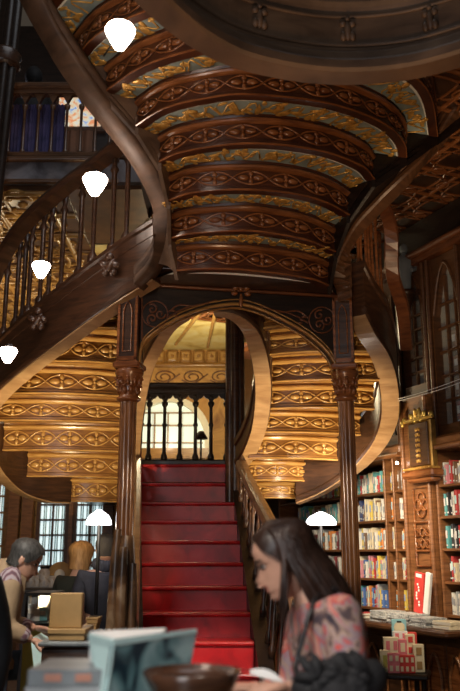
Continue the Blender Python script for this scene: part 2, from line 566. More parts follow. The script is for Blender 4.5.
# carved ceiling of the right aisle
mb = MB(); mb.box(wl(.2, -.95, CZ + .06), (7.0, 2.8, .12), 0, WR3); cr_ = struct(mb, 'ceiling_right', 'dark')
mb = MB(); tracery(mb, -3.2, 3.2, -2.3, .35, CZ - .005, .42, 0, WR3, WO.copy(), .013); mb.build('ceiling_tracery', 'mahogl', cr_)
mb = MB()
mb.box(wl(.2, .14, 4.26), (7.0, .34, .10), 0, WR3); mb.box(wl(.2, .2, 4.45), (7.0, .26, .45), 1, WR3)
mb.tube([wl(-3.2, -.04, 4.30), wl(3.2, -.04, 4.30)], .035, 8, 0)
struct(mb, 'trim_2', ['mahog', 'black'])

# ------------------------------------------------------------------ upper left gallery
GY = 6.85
mb = MB(); mb.box((-3.6, GY + 1.2, 4.83), (5.6, 2.4, .24)); 
mb.box((-3.6, GY - .03, 4.86), (5.6, .08, .22), 1)
mb.tube([(-6.2, GY - .08, 4.97), (-1.0, GY - .08, 4.97)], .03, 8, 0); mb.tube([(-6.2, GY - .06, 4.76), (-1.0, GY - .06, 4.76)], .025, 8, 0)
struct(mb, 'trim_3', ['brown', 'greyp'])
mb = MB(); mb.box((-3.6, GY + 2.3, 6.4), (5.6, .15, 3.2)); struct(mb, 'wall_gallery', 'black')
# window with stained glass behind the balustrade
p0, p1 = at(58, 126, GY + 2.15), at(102, 92, GY + 2.15)
mb = MB(); mb.box(((p0.x + p1.x) / 2, GY + 2.2, (p0.z + p1.z) / 2), (p1.x - p0.x + .12, .08, p1.z - p0.z + .12)); w2 = struct(mb, 'window_2', 'dark')
mb = MB(); mb.box(((p0.x + p1.x) / 2, GY + 2.15, (p0.z + p1.z) / 2), (p1.x - p0.x, .02, p1.z - p0.z)); mb.build('stained_pane', 'stained_lit' if 'stained_lit' in M else 'stained', w2)

bal = thing('gallery_balustrade', 'dark wooden gothic arcade balustrade along the upper left gallery, violet cloth behind', 'balustrade', (-2.0, GY, 5.0))
zb_, zt_ = 5.0, at(50, 90, GY).z
xs = [at(px, 125, GY).x for px in (-20, -5, 9.5, 24, 38, 52, 66.5, 81, 95.5, 110, 124, 138)]
mb = MB(); mb.bbox((-1.8, GY, zt_ + .02), (3.2, .14, .06), 0, None, .015); mb.box((-1.8, GY, zt_ - .03), (3.2, .08, .05)); mb.build('handrail', 'brown', bal)
mb = MB(); mb.bbox((-1.8, GY, zb_ + .03), (3.2, .13, .06), 0, None, .015); mb.build('bottom_rail', 'brown', bal)
for x in xs:
    mb = MB(); mb.lathe((x, GY, zb_ + .05), [(.026, 0), (.026, .04), (.015, .06), (.013, .3), (.014, zt_ - zb_ - .26), (.026, zt_ - zb_ - .24), (.028, zt_ - zb_ - .21)], 8); mb.build('baluster', 'brown', bal)
mb = MB()
for a, b in zip(xs, xs[1:]):
    n = 8; m_ = (a + b) / 2; h0 = zt_ - .16; w = (b - a) / 2
    lo = [V((a + (b - a) * i / (2 * n), GY - .02, h0 + .11 * (1 - abs(1 - i / n) ** 1.8))) for i in range(2 * n + 1)]
    hi = [V((p.x, GY - .02, zt_ - .03)) for p in lo]
    mb.strip(lo, hi, (0, .045, 0))
mb.build('arch_tracery', 'brown', bal)
for i, px in enumerate((2, 17, 31, 45, 59)):
    a, b = at(px - 6.5, 125, GY + .15).x, at(px + 6.5, 125, GY + .15).x
    mb = MB(); nn = 14
    rows = [[V((a + (b - a) * k / nn, GY + .12 + .012 * math.sin(k * 1.7), z)) for k in range(nn + 1)] for z in (5.04, 5.3, zt_ - .08)]
    mb.grid(rows, 0)
    mb.grid([[p + V((0, .012, 0)) for p in r] for r in rows], 0)
    centred(mb, 'cloth_panel', 'purple', 'violet cloth panel hung behind the gallery balustrade, ' + ['leftmost, beside the dark post', 'second from the dark post', 'third from the dark post', 'fourth from the dark post', 'fifth, nearest the rust cloth'][i], 'curtain', 'violet cloths behind the balustrade')
a, b = at(66, 140, GY + .15), at(93, 140, GY + .15)
mb = MB(); rows = [[V((a.x + (b.x - a.x) * k / 14, GY + .12 + .01 * math.sin(k * 1.5), z)) for k in range(15)] for z in (5.04, at(80, 124, GY).z)]
mb.grid(rows, 0); mb.grid([[p + V((0, .012, 0)) for p in r] for r in rows], 0)
centred(mb, 'cloth_panel', 'rust', 'rust brown cloth behind the gallery balustrade below the stained glass', 'curtain')

# dark figure on the gallery
p = at(33, 92, GY + .7)
mb = MB()
mb.lathe((p.x, p.y, 4.95), [(.22, 0), (.24, .5), (.26, .9), (.20, 1.1), (.08, 1.2), (.07, 1.24)], 14)
mb.ell((p.x, p.y, 6.3), (.09, .1, .12), 0, None, 12, 8)
mb.tube([(p.x + .2, p.y - .05, 5.98), (p.x + .27, p.y - .2, 5.75), (p.x + .1, p.y - .35, 5.7)], [.06, .055, .04], 8)
centred(mb, 'statue', 'blackc', 'dark robed figure standing on the gallery above the violet cloths', 'statue')

# dark raking post at the far left
A, B = at(-19, 268, 6.69), at(15, -40, 6.69)
post = thing('gallery_post', 'dark raking wooden post at the upper left edge of the picture', 'post', (A.x, 6.69, A.z))
mb = MB()
for dx, dy, r in ((0, 0, .095), (.08, -.02, .045), (-.08, -.02, .045), (.035, -.08, .04)):
    mb.tube([A + V((dx, dy, -.1)), A.lerp(B, .5) + V((dx, dy, 0)), B + V((dx, dy, 0))], r, 10)
mb.build('shaft', 'black', post)
mb = MB(); p = A.lerp(B, .62)
mb.lathe(p, [(.13, 0), (.16, .04), (.14, .09), (.165, .14), (.13, .18)], 14)
mb.build('collar', 'dark', post)

# ================================================================== STAIRCASE
st = thing('staircase', 'grand carved wooden double staircase with red steps and twin columns', 'staircase', (-.3, 5.0, 0))

def plan_normals(P):
    out = []
    for i in range(len(P)):
        t = P[min(i + 1, len(P) - 1)] - P[max(i - 1, 0)]
        t.z = 0
        t.normalize()
        out.append((t, V((t.y, -t.x, 0))))   # left->right travel: normal to the camera side
    return out

def riser(Cv, H, r, motif, body, relief, parent, drop=.006):
    """Cv: plan curve left to right; the panel hangs .04 under H and rises r"""
    P = [V((p.x, p.y, H)) for p in Cv]
    N = plan_normals(P)
    bb = .034 - drop * .9
    prof = [(-.05, -drop), (.010, -drop), (.017, -drop + .004), (.017, -drop + .012), (.009, -drop + .016), (.009, bb), (0, bb + .006),
            (0, r - .062), (.012, r - .058), (.024, r - .050), (.030, r - .038), (.024, r - .026), (.012, r - .020), (.020, r), (-.05, r)]
    mb = MB()
    k = len(prof)
    vs = [p + n * o + V((0, 0, z)) for p, (t, n) in zip(P, N) for o, z in prof]
    for j in range(k):
        mt = 1 if j in (1, 2, 3, 7, 8, 9, 10, 11) else 0
        mb.add([], [], 0)
        base = [(i * k + j, i * k + (j + 1) % k, (i + 1) * k + (j + 1) % k, (i + 1) * k + j) for i in range(len(P) - 1)]
        sub, idx = [], {}
        for f in base:
            for q in f:
                if q not in idx:
                    idx[q] = len(sub); sub.append(vs[q])
        mb.add(sub, [tuple(idx[q] for q in f) for f in base], mt, True)
    mb.add(vs[:k], [tuple(range(k))], 0); mb.add(vs[-k:], [tuple(range(k))], 0)
    # carved motifs; highlight put into the paler relief, shade into the darker panel
    L = [0]
    for a, b in zip(P, P[1:]):
        L.append(L[-1] + (b - a).length)
    n = max(2, round(L[-1] / motif))
    def pos(s):
        s = max(0, min(L[-1] - 1e-6, s))
        for i in range(len(L) - 1):
            if L[i + 1] >= s:
                q = (s - L[i]) / max(1e-9, L[i + 1] - L[i])
                t, nn = N[i]
                return P[i].lerp(P[i + 1], q), t, nn
        return P[-1], N[-1][0], N[-1][1]
    zc = (bb + .006 + r - .062) / 2
    hh = (r - .068 - bb) / 2 * 1.08
    step = L[-1] / n
    for i in range(n):
        s0 = (i + .5) * step
        p, t, nn = pos(s0)
        Bm = basis(t, nn, V((0, 0, 1)))
        c = p + V((0, 0, zc)) + nn * .003
        for sg in (-1, 1):
            mb.ell(c + t * sg * step * .21, (step * .17, .016, hh * .34), 2, Bm, 8, 5)
            mb.ell(c + V((0, 0, sg * hh * .48)), (step * .07, .014, hh * .34), 2, Bm, 8, 5)
        mb.ell(c, (.014, .022, .014), 2, Bm, 6, 4)
    for sg in (-1, 1):
        m_ = n * 10
        pts = []
        for i in range(m_ + 1):
            p, t, nn = pos(L[-1] * i / m_)
            pts.append(p + nn * .002 + V((0, 0, zc + sg * hh * .78 * abs(math.sin(PI * i / 10)) ** .8)))
        mb.tube(pts, .0075, 5, 2)
    return mb.build('riser_panel', [body, relief, relief], parent)

def tread(C0, C1, H, mats, parent, leaves=0, seed=0):
    n = len(C0)
    mb = MB()
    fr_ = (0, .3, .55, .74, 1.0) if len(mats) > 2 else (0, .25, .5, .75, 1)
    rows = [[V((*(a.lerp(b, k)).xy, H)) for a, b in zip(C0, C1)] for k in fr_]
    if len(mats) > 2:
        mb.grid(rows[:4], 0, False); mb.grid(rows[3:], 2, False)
    else:
        mb.grid(rows, 0, False)
    mb.grid([[p + V((0, 0, .035)) for p in r] for r in rows], 0, False)
    rnd = random.Random(seed)
    if leaves:
        m = leaves
        for i in range(m):
            s = (i + .5) / m
            f = s * (n - 1); k = int(f)
            a = C0[k].lerp(C0[min(k + 1, n - 1)], f - k); b = C1[k].lerp(C1[min(k + 1, n - 1)], f - k)
            d = V((*(b - a).xy, 0)); dl = d.length
            if dl < .02: continue
            d.normalize(); e = V((d.y, -d.x, 0))
            if i % 3 != 2:
                for q in range(4):
                    tt = .18 + .5 * rnd.random()
                    c = V((*(a.lerp(b, tt)).xy, H - .003)) + e * rnd.uniform(-.06, .06)
                    ang = rnd.uniform(0, PI)
                    mb.ell(c, (rnd.uniform(.03, .065), rnd.uniform(.014, .030), .006), 1, rotz(ang), 7, 4)
            pts = []
            for q in range(7):
                tt = .42 + .26 * math.sin(q * 1.1 + i * 2.1)
                pts.append(V((*(a.lerp(b, tt)).xy, H - .004)) + e * (q - 3) * .022)
            mb.tube(pts, .006, 5, 1)
    return mb.build('tread', mats, parent)

NC = 33
# ---- central upper flight (rises towards the viewer)
cen = [
    [(177, 272), (205, 270), (240, 271), (279, 275), (310, 280), (329, 287)],
    [(170, 240), (192, 235), (240, 232), (266, 234), (305, 241), (335, 253)],
    [(169, 202), (195, 194), (244, 191), (292, 195), (326, 204), (348, 216)],
    [(160, 163), (185, 153), (250, 145), (318, 152), (360, 167), (373, 180)],
    [(137, 127), (165, 110), (207, 100), (250, 96), (328, 105), (381, 124), (402, 143), (405, 158)],
    [(106, 93), (142, 69), (198, 51), (260, 43), (340, 47), (406, 74), (429, 98), (436, 137)],
    [(74, 63), (103, 33), (170, 5), (250, -10), (360, 0), (430, 35), (462, 75), (470, 112)],
    [(44, 33), (54, 0), (120, -45), (250, -70), (400, -50), (470, 5), (500, 60), (505, 90)],
]
H0 = 3.46; R0 = .21
curves = []
for k, pts in enumerate(cen):
    H = H0 + R0 * k
    curves.append(cr([atz(x, y, H - .006) for x, y in pts], NC))
# arch frame line (plan)
colL, colR = at(127, 480, 5.85), at(347.5, 480, 6.15)
archline = cr([at(140, 276, 5.80), at(335, 282, 6.06)], NC)
prev = [V((p.x, p.y, 0)) for p in archline]
for k, Cv in enumerate(curves):
    H = H0 + R0 * k
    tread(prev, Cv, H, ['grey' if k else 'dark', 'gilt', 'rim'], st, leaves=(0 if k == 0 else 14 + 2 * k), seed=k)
    riser(Cv, H, R0, .25, 'panel', 'mahogl', st)
    prev = Cv

# ---- stringers
def smooth_path(pts, n):
    return cr([at(*p) for p in pts], n)
def board(w, h, x0=None):
    """molded board: width w centred, rising h from the path"""
    a = w / 2
    return [(-a, 0), (a, 0), (a + .012, .02), (a + .012, .05), (a, .065), (a, h - .07), (a + .015, h - .055), (a + .015, h), (-a - .015, h), (-a - .015, h - .055), (-a, h - .07), (-a, .065), (-a - .012, .05), (-a - .012, .02)]

pLC = smooth_path([(139, 288, 5.62), (153, 272, 5.58), (163, 250, 5.54), (165, 225, 5.48), (158, 197, 5.4), (141, 165, 5.25), (115, 130, 5.08), (85, 92, 4.86), (60, 55, 4.68), (40, 20, 4.56), (18, -25, 4.4)], 90)
pRC = smooth_path([(345, 300, 6.0), (342, 280, 5.98), (345, 256, 5.95), (358, 232, 5.9), (380, 208, 5.8), (410, 178, 5.66), (438, 145, 5.6), (462, 110, 5.47), (490, 70, 5.3)], 48)
mb = MB(); mb.sweep(pLC, board(.155, .14), 0, True); mb.build('string_board', 'strd', st)
mb = MB(); mb.sweep(pRC, board(.13, .14)); mb.build('string_board', 'brown', st)
def side_soffit(ends, path, flip, mat):
    E = cr(ends, len(path))
    mb = MB()
    for a, b in zip(ends, ends[1:]):   # cheek behind each step end
        s_ = V((.025 if flip else -.025, 0, 0))
        tri = [a + V((0, .02, -.03)), V((a.x, a.y + .02, b.z + .1)), V((b.x, b.y, b.z + .1)), b + V((0, 0, -.03))]
        mb.plate([p - s_ * .4 for p in tri], s_)
    rows = [[a.lerp(b + V((0, 0, .07)), k / 3) + V((0, 0, .06 * math.sin(PI * k / 3))) for a, b in zip(E, path)] for k in range(4)]
    mb.grid(rows, 0)
    mb.grid([[p + V((0, 0, .04)) for p in r] for r in rows], 0)
    mb.build('side_soffit', mat, st)
eL = [V((c[0].x, c[0].y, H0 + R0 * k - .03)) for k, c in enumerate(curves)]
eR = [V((c[-1].x, c[-1].y, H0 + R0 * k - .03)) for k, c in enumerate(curves)]
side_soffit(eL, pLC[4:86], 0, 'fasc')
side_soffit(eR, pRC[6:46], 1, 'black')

# ---- side flights
def flight(rows, z0, dz, body, relief, treadm):
    cs, Hs = [], []
    for k, (xl, yl, xr, yr) in enumerate(rows):
        H = at((xl + xr) / 2, (yl + yr) / 2, z0 - dz * k).z + .035
        Hs.append(H)
        a, b = atz(xl, yl, H - .035), atz(xr, yr, H - .035)
        m_ = a.lerp(b, .5)
        d = (b - a); nn = V((d.y, -d.x, 0)).normalized()
        cs.append(cr([a, a.lerp(b, .25) + nn * .06, m_ + nn * .08, a.lerp(b, .75) + nn * .06, b], 21))
    Hs.append(Hs[-1] + .18)
    for k, Cv in enumerate(cs):
        H = Hs[k]
        riser(Cv, H, Hs[k + 1] - H, .25, body, relief, st, .035)
        if k:
            tread(cs[k - 1], Cv, H, [treadm, 'gilt'], st)
        else:
            back = [V((p.x, p.y + .5, p.z)) for p in Cv]
            tread(back, Cv, H, [treadm, 'gilt'], st)
    return cs
Lrows = [(62, 502, 131, 503), (27, 477, 133, 479), (3, 451, 135, 453), (-2, 421, 138, 425), (12, 394, 141, 399), (43, 362, 147, 368), (84, 329, 156, 334), (106, 299, 165, 305)]
Rrows = [(246, 499, 303, 499), (244, 481, 307, 482), (249, 459, 337, 461), (254, 433, 360, 436), (257, 410, 374, 410), (257, 384, 379, 381), (254, 357, 372, 352), (248, 332, 345, 325)]
csL = flight(Lrows, 8.25, .31, 'gpanel', 'gold_l', 'gold_l')
csR = flight(Rrows, 8.2, .27, 'gpanel', 'gold_l', 'gold_l')

pLO = smooth_path([(152, 279, 5.62), (115, 302, 5.75), (55, 345, 6.1), (0, 389, 6.55), (-22, 420, 6.95), (-18, 458, 7.45), (8, 488, 7.85), (40, 501, 8.1), (66, 503, 8.25)], 56)
mb = MB()
w, h = .13, .46
# travel runs from the platform outwards-left: +side faces the well, -side faces the viewer
prof = [(0, 0), (w, 0), (w, h), (-.02, h), (-.02, h - .03), (-.005, h - .045), (-.005, h - .12), (0, h - .125), (0, .09), (-.015, .08), (-.02, .03), (-.012, .004)]
mb.sweep(pLO, [(a, b) for a, b in prof], 0)
o = mb.build('string_board', 'dark', st)
mb = MB(); mb.sweep([p + V((0, 0, -.012)) for p in pLO], [(.0, 0), (w, 0), (w, .014), (0, .014)]); mb.build('lit_soffit_strip', 'tan', st)  # tan strip: lit underside of the dark string, put into colour
# carved crest on the outer face
for px, py, y in ((38, 322, 6.1), (110, 268, 5.72)):
    mb = MB()
    c = at(px, py, y)
    mb.ell(c + V((0, -.02, 0)), (.06, .015, .06), 0, None, 10, 6)
    Rm = Matrix.Rotation(.5, 3, 'Y')
    for a, b, rx, rz in ((0, 0, .03, .07), (.06, .02, .045, .025), (-.06, .02, .045, .025), (.04, -.06, .03, .03), (-.04, -.06, .03, .03), (0, .1, .035, .03)):
        mb.ell(c + V((a * .7, -.03, b * .8)), (rx, .02, rz), 0, Rm, 8, 5)
    mb.build('carved_crest', 'dark', st)

pRO = smooth_path([(357, 316, 6.1), (366, 334, 6.2), (378, 352, 6.4), (386, 372, 6.7), (390, 396, 7.0), (389, 421, 7.3), (378, 446, 7.55), (356, 470, 7.8), (326, 491, 7.95), (298, 503, 8.05)], 56)
mb = MB(); mb.sweep(pRO, board(.15, .44)); mb.build('string_board', 'dark', st)
mb = MB(); mb.sweep([p + V((0, 0, -.012)) for p in pRO], [(-.075, 0), (.075, 0), (.075, .014), (-.075, .014)]); mb.build('lit_soffit_strip', 'tan', st)

pRI = smooth_path([(214, 313, 6.12), (232, 316, 6.12), (248, 328, 6.2), (257, 348, 6.38), (262, 372, 6.6), (263, 398, 6.9), (259, 428, 7.2), (250, 452, 7.55), (242, 465, 7.8)], 48)
mb = MB(); mb.sweep(pRI, board(.13, .24)); mb.build('string_board', 'dark', st)
mb = MB(); mb.sweep([p + V((0, 0, -.012)) for p in pRI], [(-.065, 0), (.065, 0), (.065, .014), (-.065, .014)]); mb.build('lit_soffit_strip', 'tan', st)
pLI = smooth_path([(186, 317, 6.1), (170, 328, 6.2), (158, 346, 6.35), (147, 369, 6.6), (141, 393, 6.85), (137, 420, 7.2), (135, 445, 7.55), (135, 463, 7.9)], 48)
mb = MB(); mb.sweep(pLI, board(.10, .24)); mb.build('string_board', 'dark', st)
mb = MB(); mb.sweep([p + V((0, 0, -.012)) for p in pLI], [(-.05, 0), (.05, 0), (.05, .014), (-.05, .014)]); mb.build('lit_soffit_strip', 'tan', st)

# ---- columns
def column(px, y):
    def hz(py): return at(px, py, y).z
    X = at(px, 450, y).x
    k = y / FPX
    rot = rotz(-.18)
    capb, capt, pt = hz(397), hz(364), hz(296 if px < 200 else 300)
    mb = MB()
    r = .055
    for a in range(8):
        an = a * PI / 4 + PI / 8
        mb.tube([(X + r * .72 * math.cos(an), y + r * .72 * math.sin(an), .35), (X + r * .72 * math.cos(an), y + r * .72 * math.sin(an), capb)], r * .42, 8)
    mb.tube([(X, y, .35), (X, y, capb)], r * .85, 12)
    sh = mb.build('column_shaft', 'col', st)
    mb = MB(); mb.lathe((X, y, capb - .04), [(.062, 0), (.088, .015), (.088, .03), (.066, .05), (.066, .08), (.07, .12), (.085, .17), (.105, .21), (.105, .235)], 16)
    for ring, (zz, rr, m_) in enumerate(((.085, .068, 10), (.145, .078, 10))):
        for a in range(m_):
            an = 2 * PI * (a + .5 * ring) / m_
            Bm = basis(V((-math.sin(an), math.cos(an), 0)), V((math.cos(an), math.sin(an), 0)), V((0, 0, 1)))
            mb.ell((X + rr * math.cos(an), y + rr * math.sin(an), capb - .04 + zz), (.018, .022, .034), 0, Bm, 6, 4)
            mb.ell((X + (rr + .018) * math.cos(an), y + (rr + .018) * math.sin(an), capb - .04 + zz + .028), (.014, .014, .010), 0, Bm, 6, 4)
    z1 = capb + .195
    mb.bbox((X, y, z1 + .03), (.20, .20, .05), 0, rot, .012)
    mb.build('column_capital', 'mahogl', sh)
    mb = MB(); hp = pt - z1 - .05
    zc = z1 + .055 + hp / 2
    mb.box((X, y, zc), (.155, .155, hp), 0, rot)
    n = rot @ V((0, -1, 0)); e = rot @ V((1, 0, 0))
    def fr(a, b, c, d):   # raised frame bars on the front
        mb.box(V((X, y, zc)) + e * a + n * .08 + V((0, 0, b)), (c, .016, d), 1, rot)
    fr(-.066, 0, .018, hp); fr(.066, 0, .018, hp); fr(0, hp / 2 - .02, .15, .03); fr(0, -hp / 2 + .02, .15, .03)
    pts = [V((X, y, zc)) + n * .085 + e * (.035 * math.cos(a)) + V((0, 0, -hp * .32 + max(0, 1) * 0)) for a in (PI, 0)]
    lan = [(-.032, -hp * .36), (-.032, hp * .22), (-.02, hp * .31), (0, hp * .37), (.02, hp * .31), (.032, hp * .22), (.032, -hp * .36), (-.032, -hp * .36)]
    mb.tube([V((X, y, zc)) + n * .082 + e * a + V((0, 0, b)) for a, b in lan], .006, 5, 1)
    mb.build('pier_panel', ['dark', 'mahogl'], sh)
    mb = MB(); mb.lathe((X, y, 0), [(.13, 0), (.13, .14), (.10, .18), (.105, .24), (.075, .28), (.08, .33), (.06, .36)], 16); mb.build('column_base', 'col', sh)
    return X
XL_ = column(127, 5.85)
XR_ = column(347.5, 6.15)

# ---- arch between the columns
aL, aR = V((XL_, 5.85, 0)), V((XR_, 6.15, 0))
ad = (aR - aL).normalized(); an_ = V((ad.y, -ad.x, 0))
def pl(px, py, off=0.0):
    a, b = ray(px, py)
    dv = V((a, 1, b)); o = V((0, 0, EYE))
    t = (aL + an_ * off - o).dot(an_) / dv.dot(an_)
    return o + dv * t
lo_px = [(139, 372), (139.5, 356), (143, 345), (152, 336), (165, 327), (180, 319), (197, 312.5), (215, 308), (237, 306), (258, 311), (280, 321), (300, 332), (315, 343), (327, 355), (334, 368), (336, 380)]
lo = cr([pl(x, y) for x, y in lo_px], 60)
hi = []
for p in lo:
    s = (p - aL).dot(ad)
    q = aL + ad * s
    hi.append(V((q.x, q.y, pl(237, 292).z)))
mb = MB(); mb.strip([p + an_ * .05 for p in lo], [p + an_ * .05 for p in hi], -an_ * .1, 0)
arch = mb.build('arch_spandrel', 'black', st)
mb = MB(); mb.tube([p + an_ * .055 for p in lo], .013, 6, 0); mb.tube([p - an_ * .045 for p in lo], .012, 6, 0)
mb.tube([p + an_ * .055 + V((0, 0, .035)) for p in lo], .006, 5, 0)
mb.build('arch_molding', 'gold_w', arch)
mb = MB()
def spiral(cx, cy, r0, turns, sgn, ph=0):
    pts = []
    for i in range(int(turns * 16) + 1):
        a = i / 16 * 2 * PI
        r = r0 * (1 - i / (turns * 16) * .85)
        pts.append(pl(cx + sgn * r * math.cos(a + ph), cy + r * math.sin(a + ph), .055))
    mb.tube(pts, .0075, 5, 0)
for cx, sgn in ((155, 1), (322, -1)):
    mb = MB()
    cy = 314 if cx < 200 else 320
    mb.tube([pl(cx + 13 * math.cos(a), cy + 13 * math.sin(a), .055) for a in [2 * PI * i / 20 for i in range(21)]], .006, 5)
    for ph in (0, 2 * PI / 3, 4 * PI / 3):
        spiral(cx + 5.5 * math.cos(ph), cy + 5.5 * math.sin(ph), 5.5, 1.2, sgn, ph)
    mb.tube(cr([pl(cx + sgn * 14, cy - 2, .055), pl(cx + sgn * 24, cy - 9, .055), pl(cx + sgn * 40, cy - 8, .055), pl(cx + sgn * 62, cy - 14, .055)], 16), .007, 5)
    mb.tube(cr([pl(cx + sgn * 14, cy + 3, .055), pl(cx + sgn * 22, cy - 2, .055), pl(cx + sgn * 34, cy - 7, .055), pl(cx + sgn * 54, cy - 11, .055)], 16), .007, 5)
    mb.tube(cr([pl(cx - sgn * 13, cy - 20, .055), pl(cx - sgn * 13, cy + 26, .055)], 4), .006, 5)
    for q in range(3):
        mb.ell(pl(cx + sgn * (18 + 2 * q), cy - 3 + 3 * q, .055), (.022, .01, .010), 0, None, 6, 4)
    mb.build('carved_scroll', 'mahog', arch)
# frieze above the arch with the carved crest
mb = MB()
zlo, zhi = pl(237, 293).z, pl(237, 277).z
mid = (aL + aR) / 2; ln = (aR - aL).length
Ra = basis(ad, -an_, V((0, 0, 1)))
mb.box(V((mid.x, mid.y, (zlo + zhi) / 2)), (ln, .12, zhi - zlo), 0, Ra)
mb.tube([aL + an_ * .065 + V((0, 0, zlo)), aR + an_ * .065 + V((0, 0, zlo))], .014, 6, 1)
mb.tube([aL + an_ * .065 + V((0, 0, zhi)), aR + an_ * .065 + V((0, 0, zhi))], .016, 6, 1)
for i in range(13):
    c = aL + ad * (ln * (i + .5) / 13) + an_ * .062 + V((0, 0, (zlo + zhi) / 2))
    for sg in (-1, 1):
        mb.ell(c + ad * sg * .028, (.022, .008, .022), 0, Ra, 6, 4)
fz = mb.build('arch_frieze', ['black', 'mahog'], arch)
mb = MB()
c = pl(241, 293, .085)
for a, b, rx, rz in ((0, .045, .016, .04), (.03, .03, .022, .018), (-.03, .03, .022, .018), (.036, -.004, .022, .014), (-.036, -.004, .022, .014), (0, -.045, .012, .045), (.02, .055, .014, .012), (-.02, .055, .014, .012)):
    mb.ell(c + ad * a * 1.4 + V((0, 0, b * 1.4)), (rx * 1.35, .02, rz * 1.35), 0, Ra, 7, 5)
mb.build('carved_crest', 'mahogl', fz)
# platform over the arch
mb = MB(); mb.box(V((mid.x + .02, mid.y + .28, zhi + .06)), (ln - .1, .5, .06), 0, Ra); mb.build('platform', 'dark', st)

# ---- red steps
RS = .18
def zf(h): return 7.1 + (h - 1.5) * 1.49
def xl(y): return -.585 - .137 * (y - 5.9)
def xr(y): return .200 - .083 * (y - 5.9)
for j in range(1, 14):
    h = RS * j; y0 = zf(h); dh_ = {13: .055, 12: .022}.get(j, 0)
    h += dh_
    y0 = zf(RS * j); y1 = zf(RS * j + RS) + .05 if j < 13 else y0 + .5
    mb = MB()
    ins = .012
    a0, a1, b0, b1 = xl(y0), xl(y1), xr(y0), xr(y1)
    mb.hexa([V((a0, y0 + .03, h - RS)), V((b0, y0 + .03, h - RS)), V((b1, y1, h - RS)), V((a1, y1, h - RS)), V((a0, y0 + .03, h - .03)), V((b0, y0 + .03, h - .03)), V((b1, y1, h - .03)), V((a1, y1, h - .03))], 0)
    # tread with rounded nose
    prof = [(y1, h - .03), (y0 + .01, h - .032), (y0, h - .026), (y0 - .006, h - .015), (y0, h - .004), (y0 + .01, h), (y1, h)]
    A = [V((xl(y), y, z)) for y, z in prof]; B = [V((xr(y), y, z)) for y, z in prof]
    mb.add(A + B, [(i, i + 1, 8 + i, 7 + i) for i in range(6)] + [(6, 0, 7, 13), tuple(range(7)), tuple(range(7, 14))], 0, False)
    mb.build('step', 'red', st)
# string boards of the lower flight
for f, sg in ((xl, -1), (xr, 1)):
    mb = MB()
    pts = [V((f(y) + sg * .05, y, 1.5 + (y - 7.1) / 1.49 - .10)) for y in [zf(.02) + (zf(2.34) - zf(.02)) * i / 8 for i in range(9)]]
    mb.sweep(pts, [(-.045, -.12), (.045, -.12), (.045, .13), (.055, .15), (-.055, .15), (-.045, .13)]); mb.build('string_board', 'black', st)
# landing slab behind the top step
mb = MB(); mb.box((-.35, 8.9, 2.28), (2.6, 1.0, .10)); mb.build('landing', 'dark', st)

# ---- balustrades
def baluster(base, top, r=.016, mat='dark', parent=None):
    h = (top - base).length
    mb = MB()
    p = [(r * 1.5, 0), (r * 1.5, .05), (r * .8, .07), (r * 1.15, h * .3), (r * .75, h * .42), (r * .75, h * .7), (r * 1.2, h * .78), (r * .8, h * .84), (r * 1.3, h - .05), (r * 1.3, h)]
    mb.lathe(base, p, 8)
    return mb.build('baluster', mat, parent or st)
# landing balustrade
LY = 8.42
lz0, lz1 = at(183, 465, LY).z, at(183, 386, LY).z
xa, xb = at(134, 425, LY).x, at(232, 425, LY).x
mb = MB(); mb.bbox(((xa + xb) / 2, LY, lz1 - .01), (xb - xa + .2, .16, .07), 0, None, .02); mb.box(((xa + xb) / 2, LY, lz1 - .06), (xb - xa + .1, .10, .05)); mb.build('handrail', 'black', st)
mb = MB(); mb.bbox(((xa + xb) / 2, LY, lz0 + .02), (xb - xa + .1, .14, .06), 0, None, .015); mb.build('bottom_rail', 'black', st)
bx = [at(px, 425, LY).x for px in (133.5, 149, 164.5, 180, 195.5, 211, 226.5)]
for x in bx:
    hh = lz1 - lz0 - .05
    mb = MB(); mb.lathe((x, LY, lz0 + .04), [(.034, 0), (.034, .05), (.020, .08), (.018, hh * .45), (.028, hh * .48), (.018, hh * .51), (.017, hh * .72), (.032, hh * .75), (.034, hh * .79)], 8); mb.build('baluster', 'black', st)
mb = MB()
for a, b in zip(bx, bx[1:]):
    n = 10
    h0 = lz1 - .25
    lo_ = []
    for i in range(2 * n + 1):
        q = abs(1 - i / n)
        z = h0 + .15 * (1 - q ** 2.2) - .02 * math.sin(q * PI * 2)
        lo_.append(V((a + (b - a) * i / (2 * n), LY - .025, z)))
    mb.strip(lo_, [V((p.x, p.y, lz1 - .03)) for p in lo_], (0, .05, 0))
    mb.ell(((a + b) / 2 - (b - a) * .5, LY - .03, lz1 - .12), (.02, .012, .025), 0, None, 6, 4)
mb.build('arch_tracery', 'black', st)
# dark post beside the right scroll
mb = MB()
p = at(235, 400, 8.0)
zt = at(235, 322, 8.0).z
for dx, dy in ((0, 0), (.05, .0), (-.05, 0), (0, -.05)):
    mb.tube([(p.x + dx, 8.0 + dy, 0), (p.x + dx, 8.0 + dy, zt + .9)], .045, 8)
mb.build('landing_post', 'dark', st)

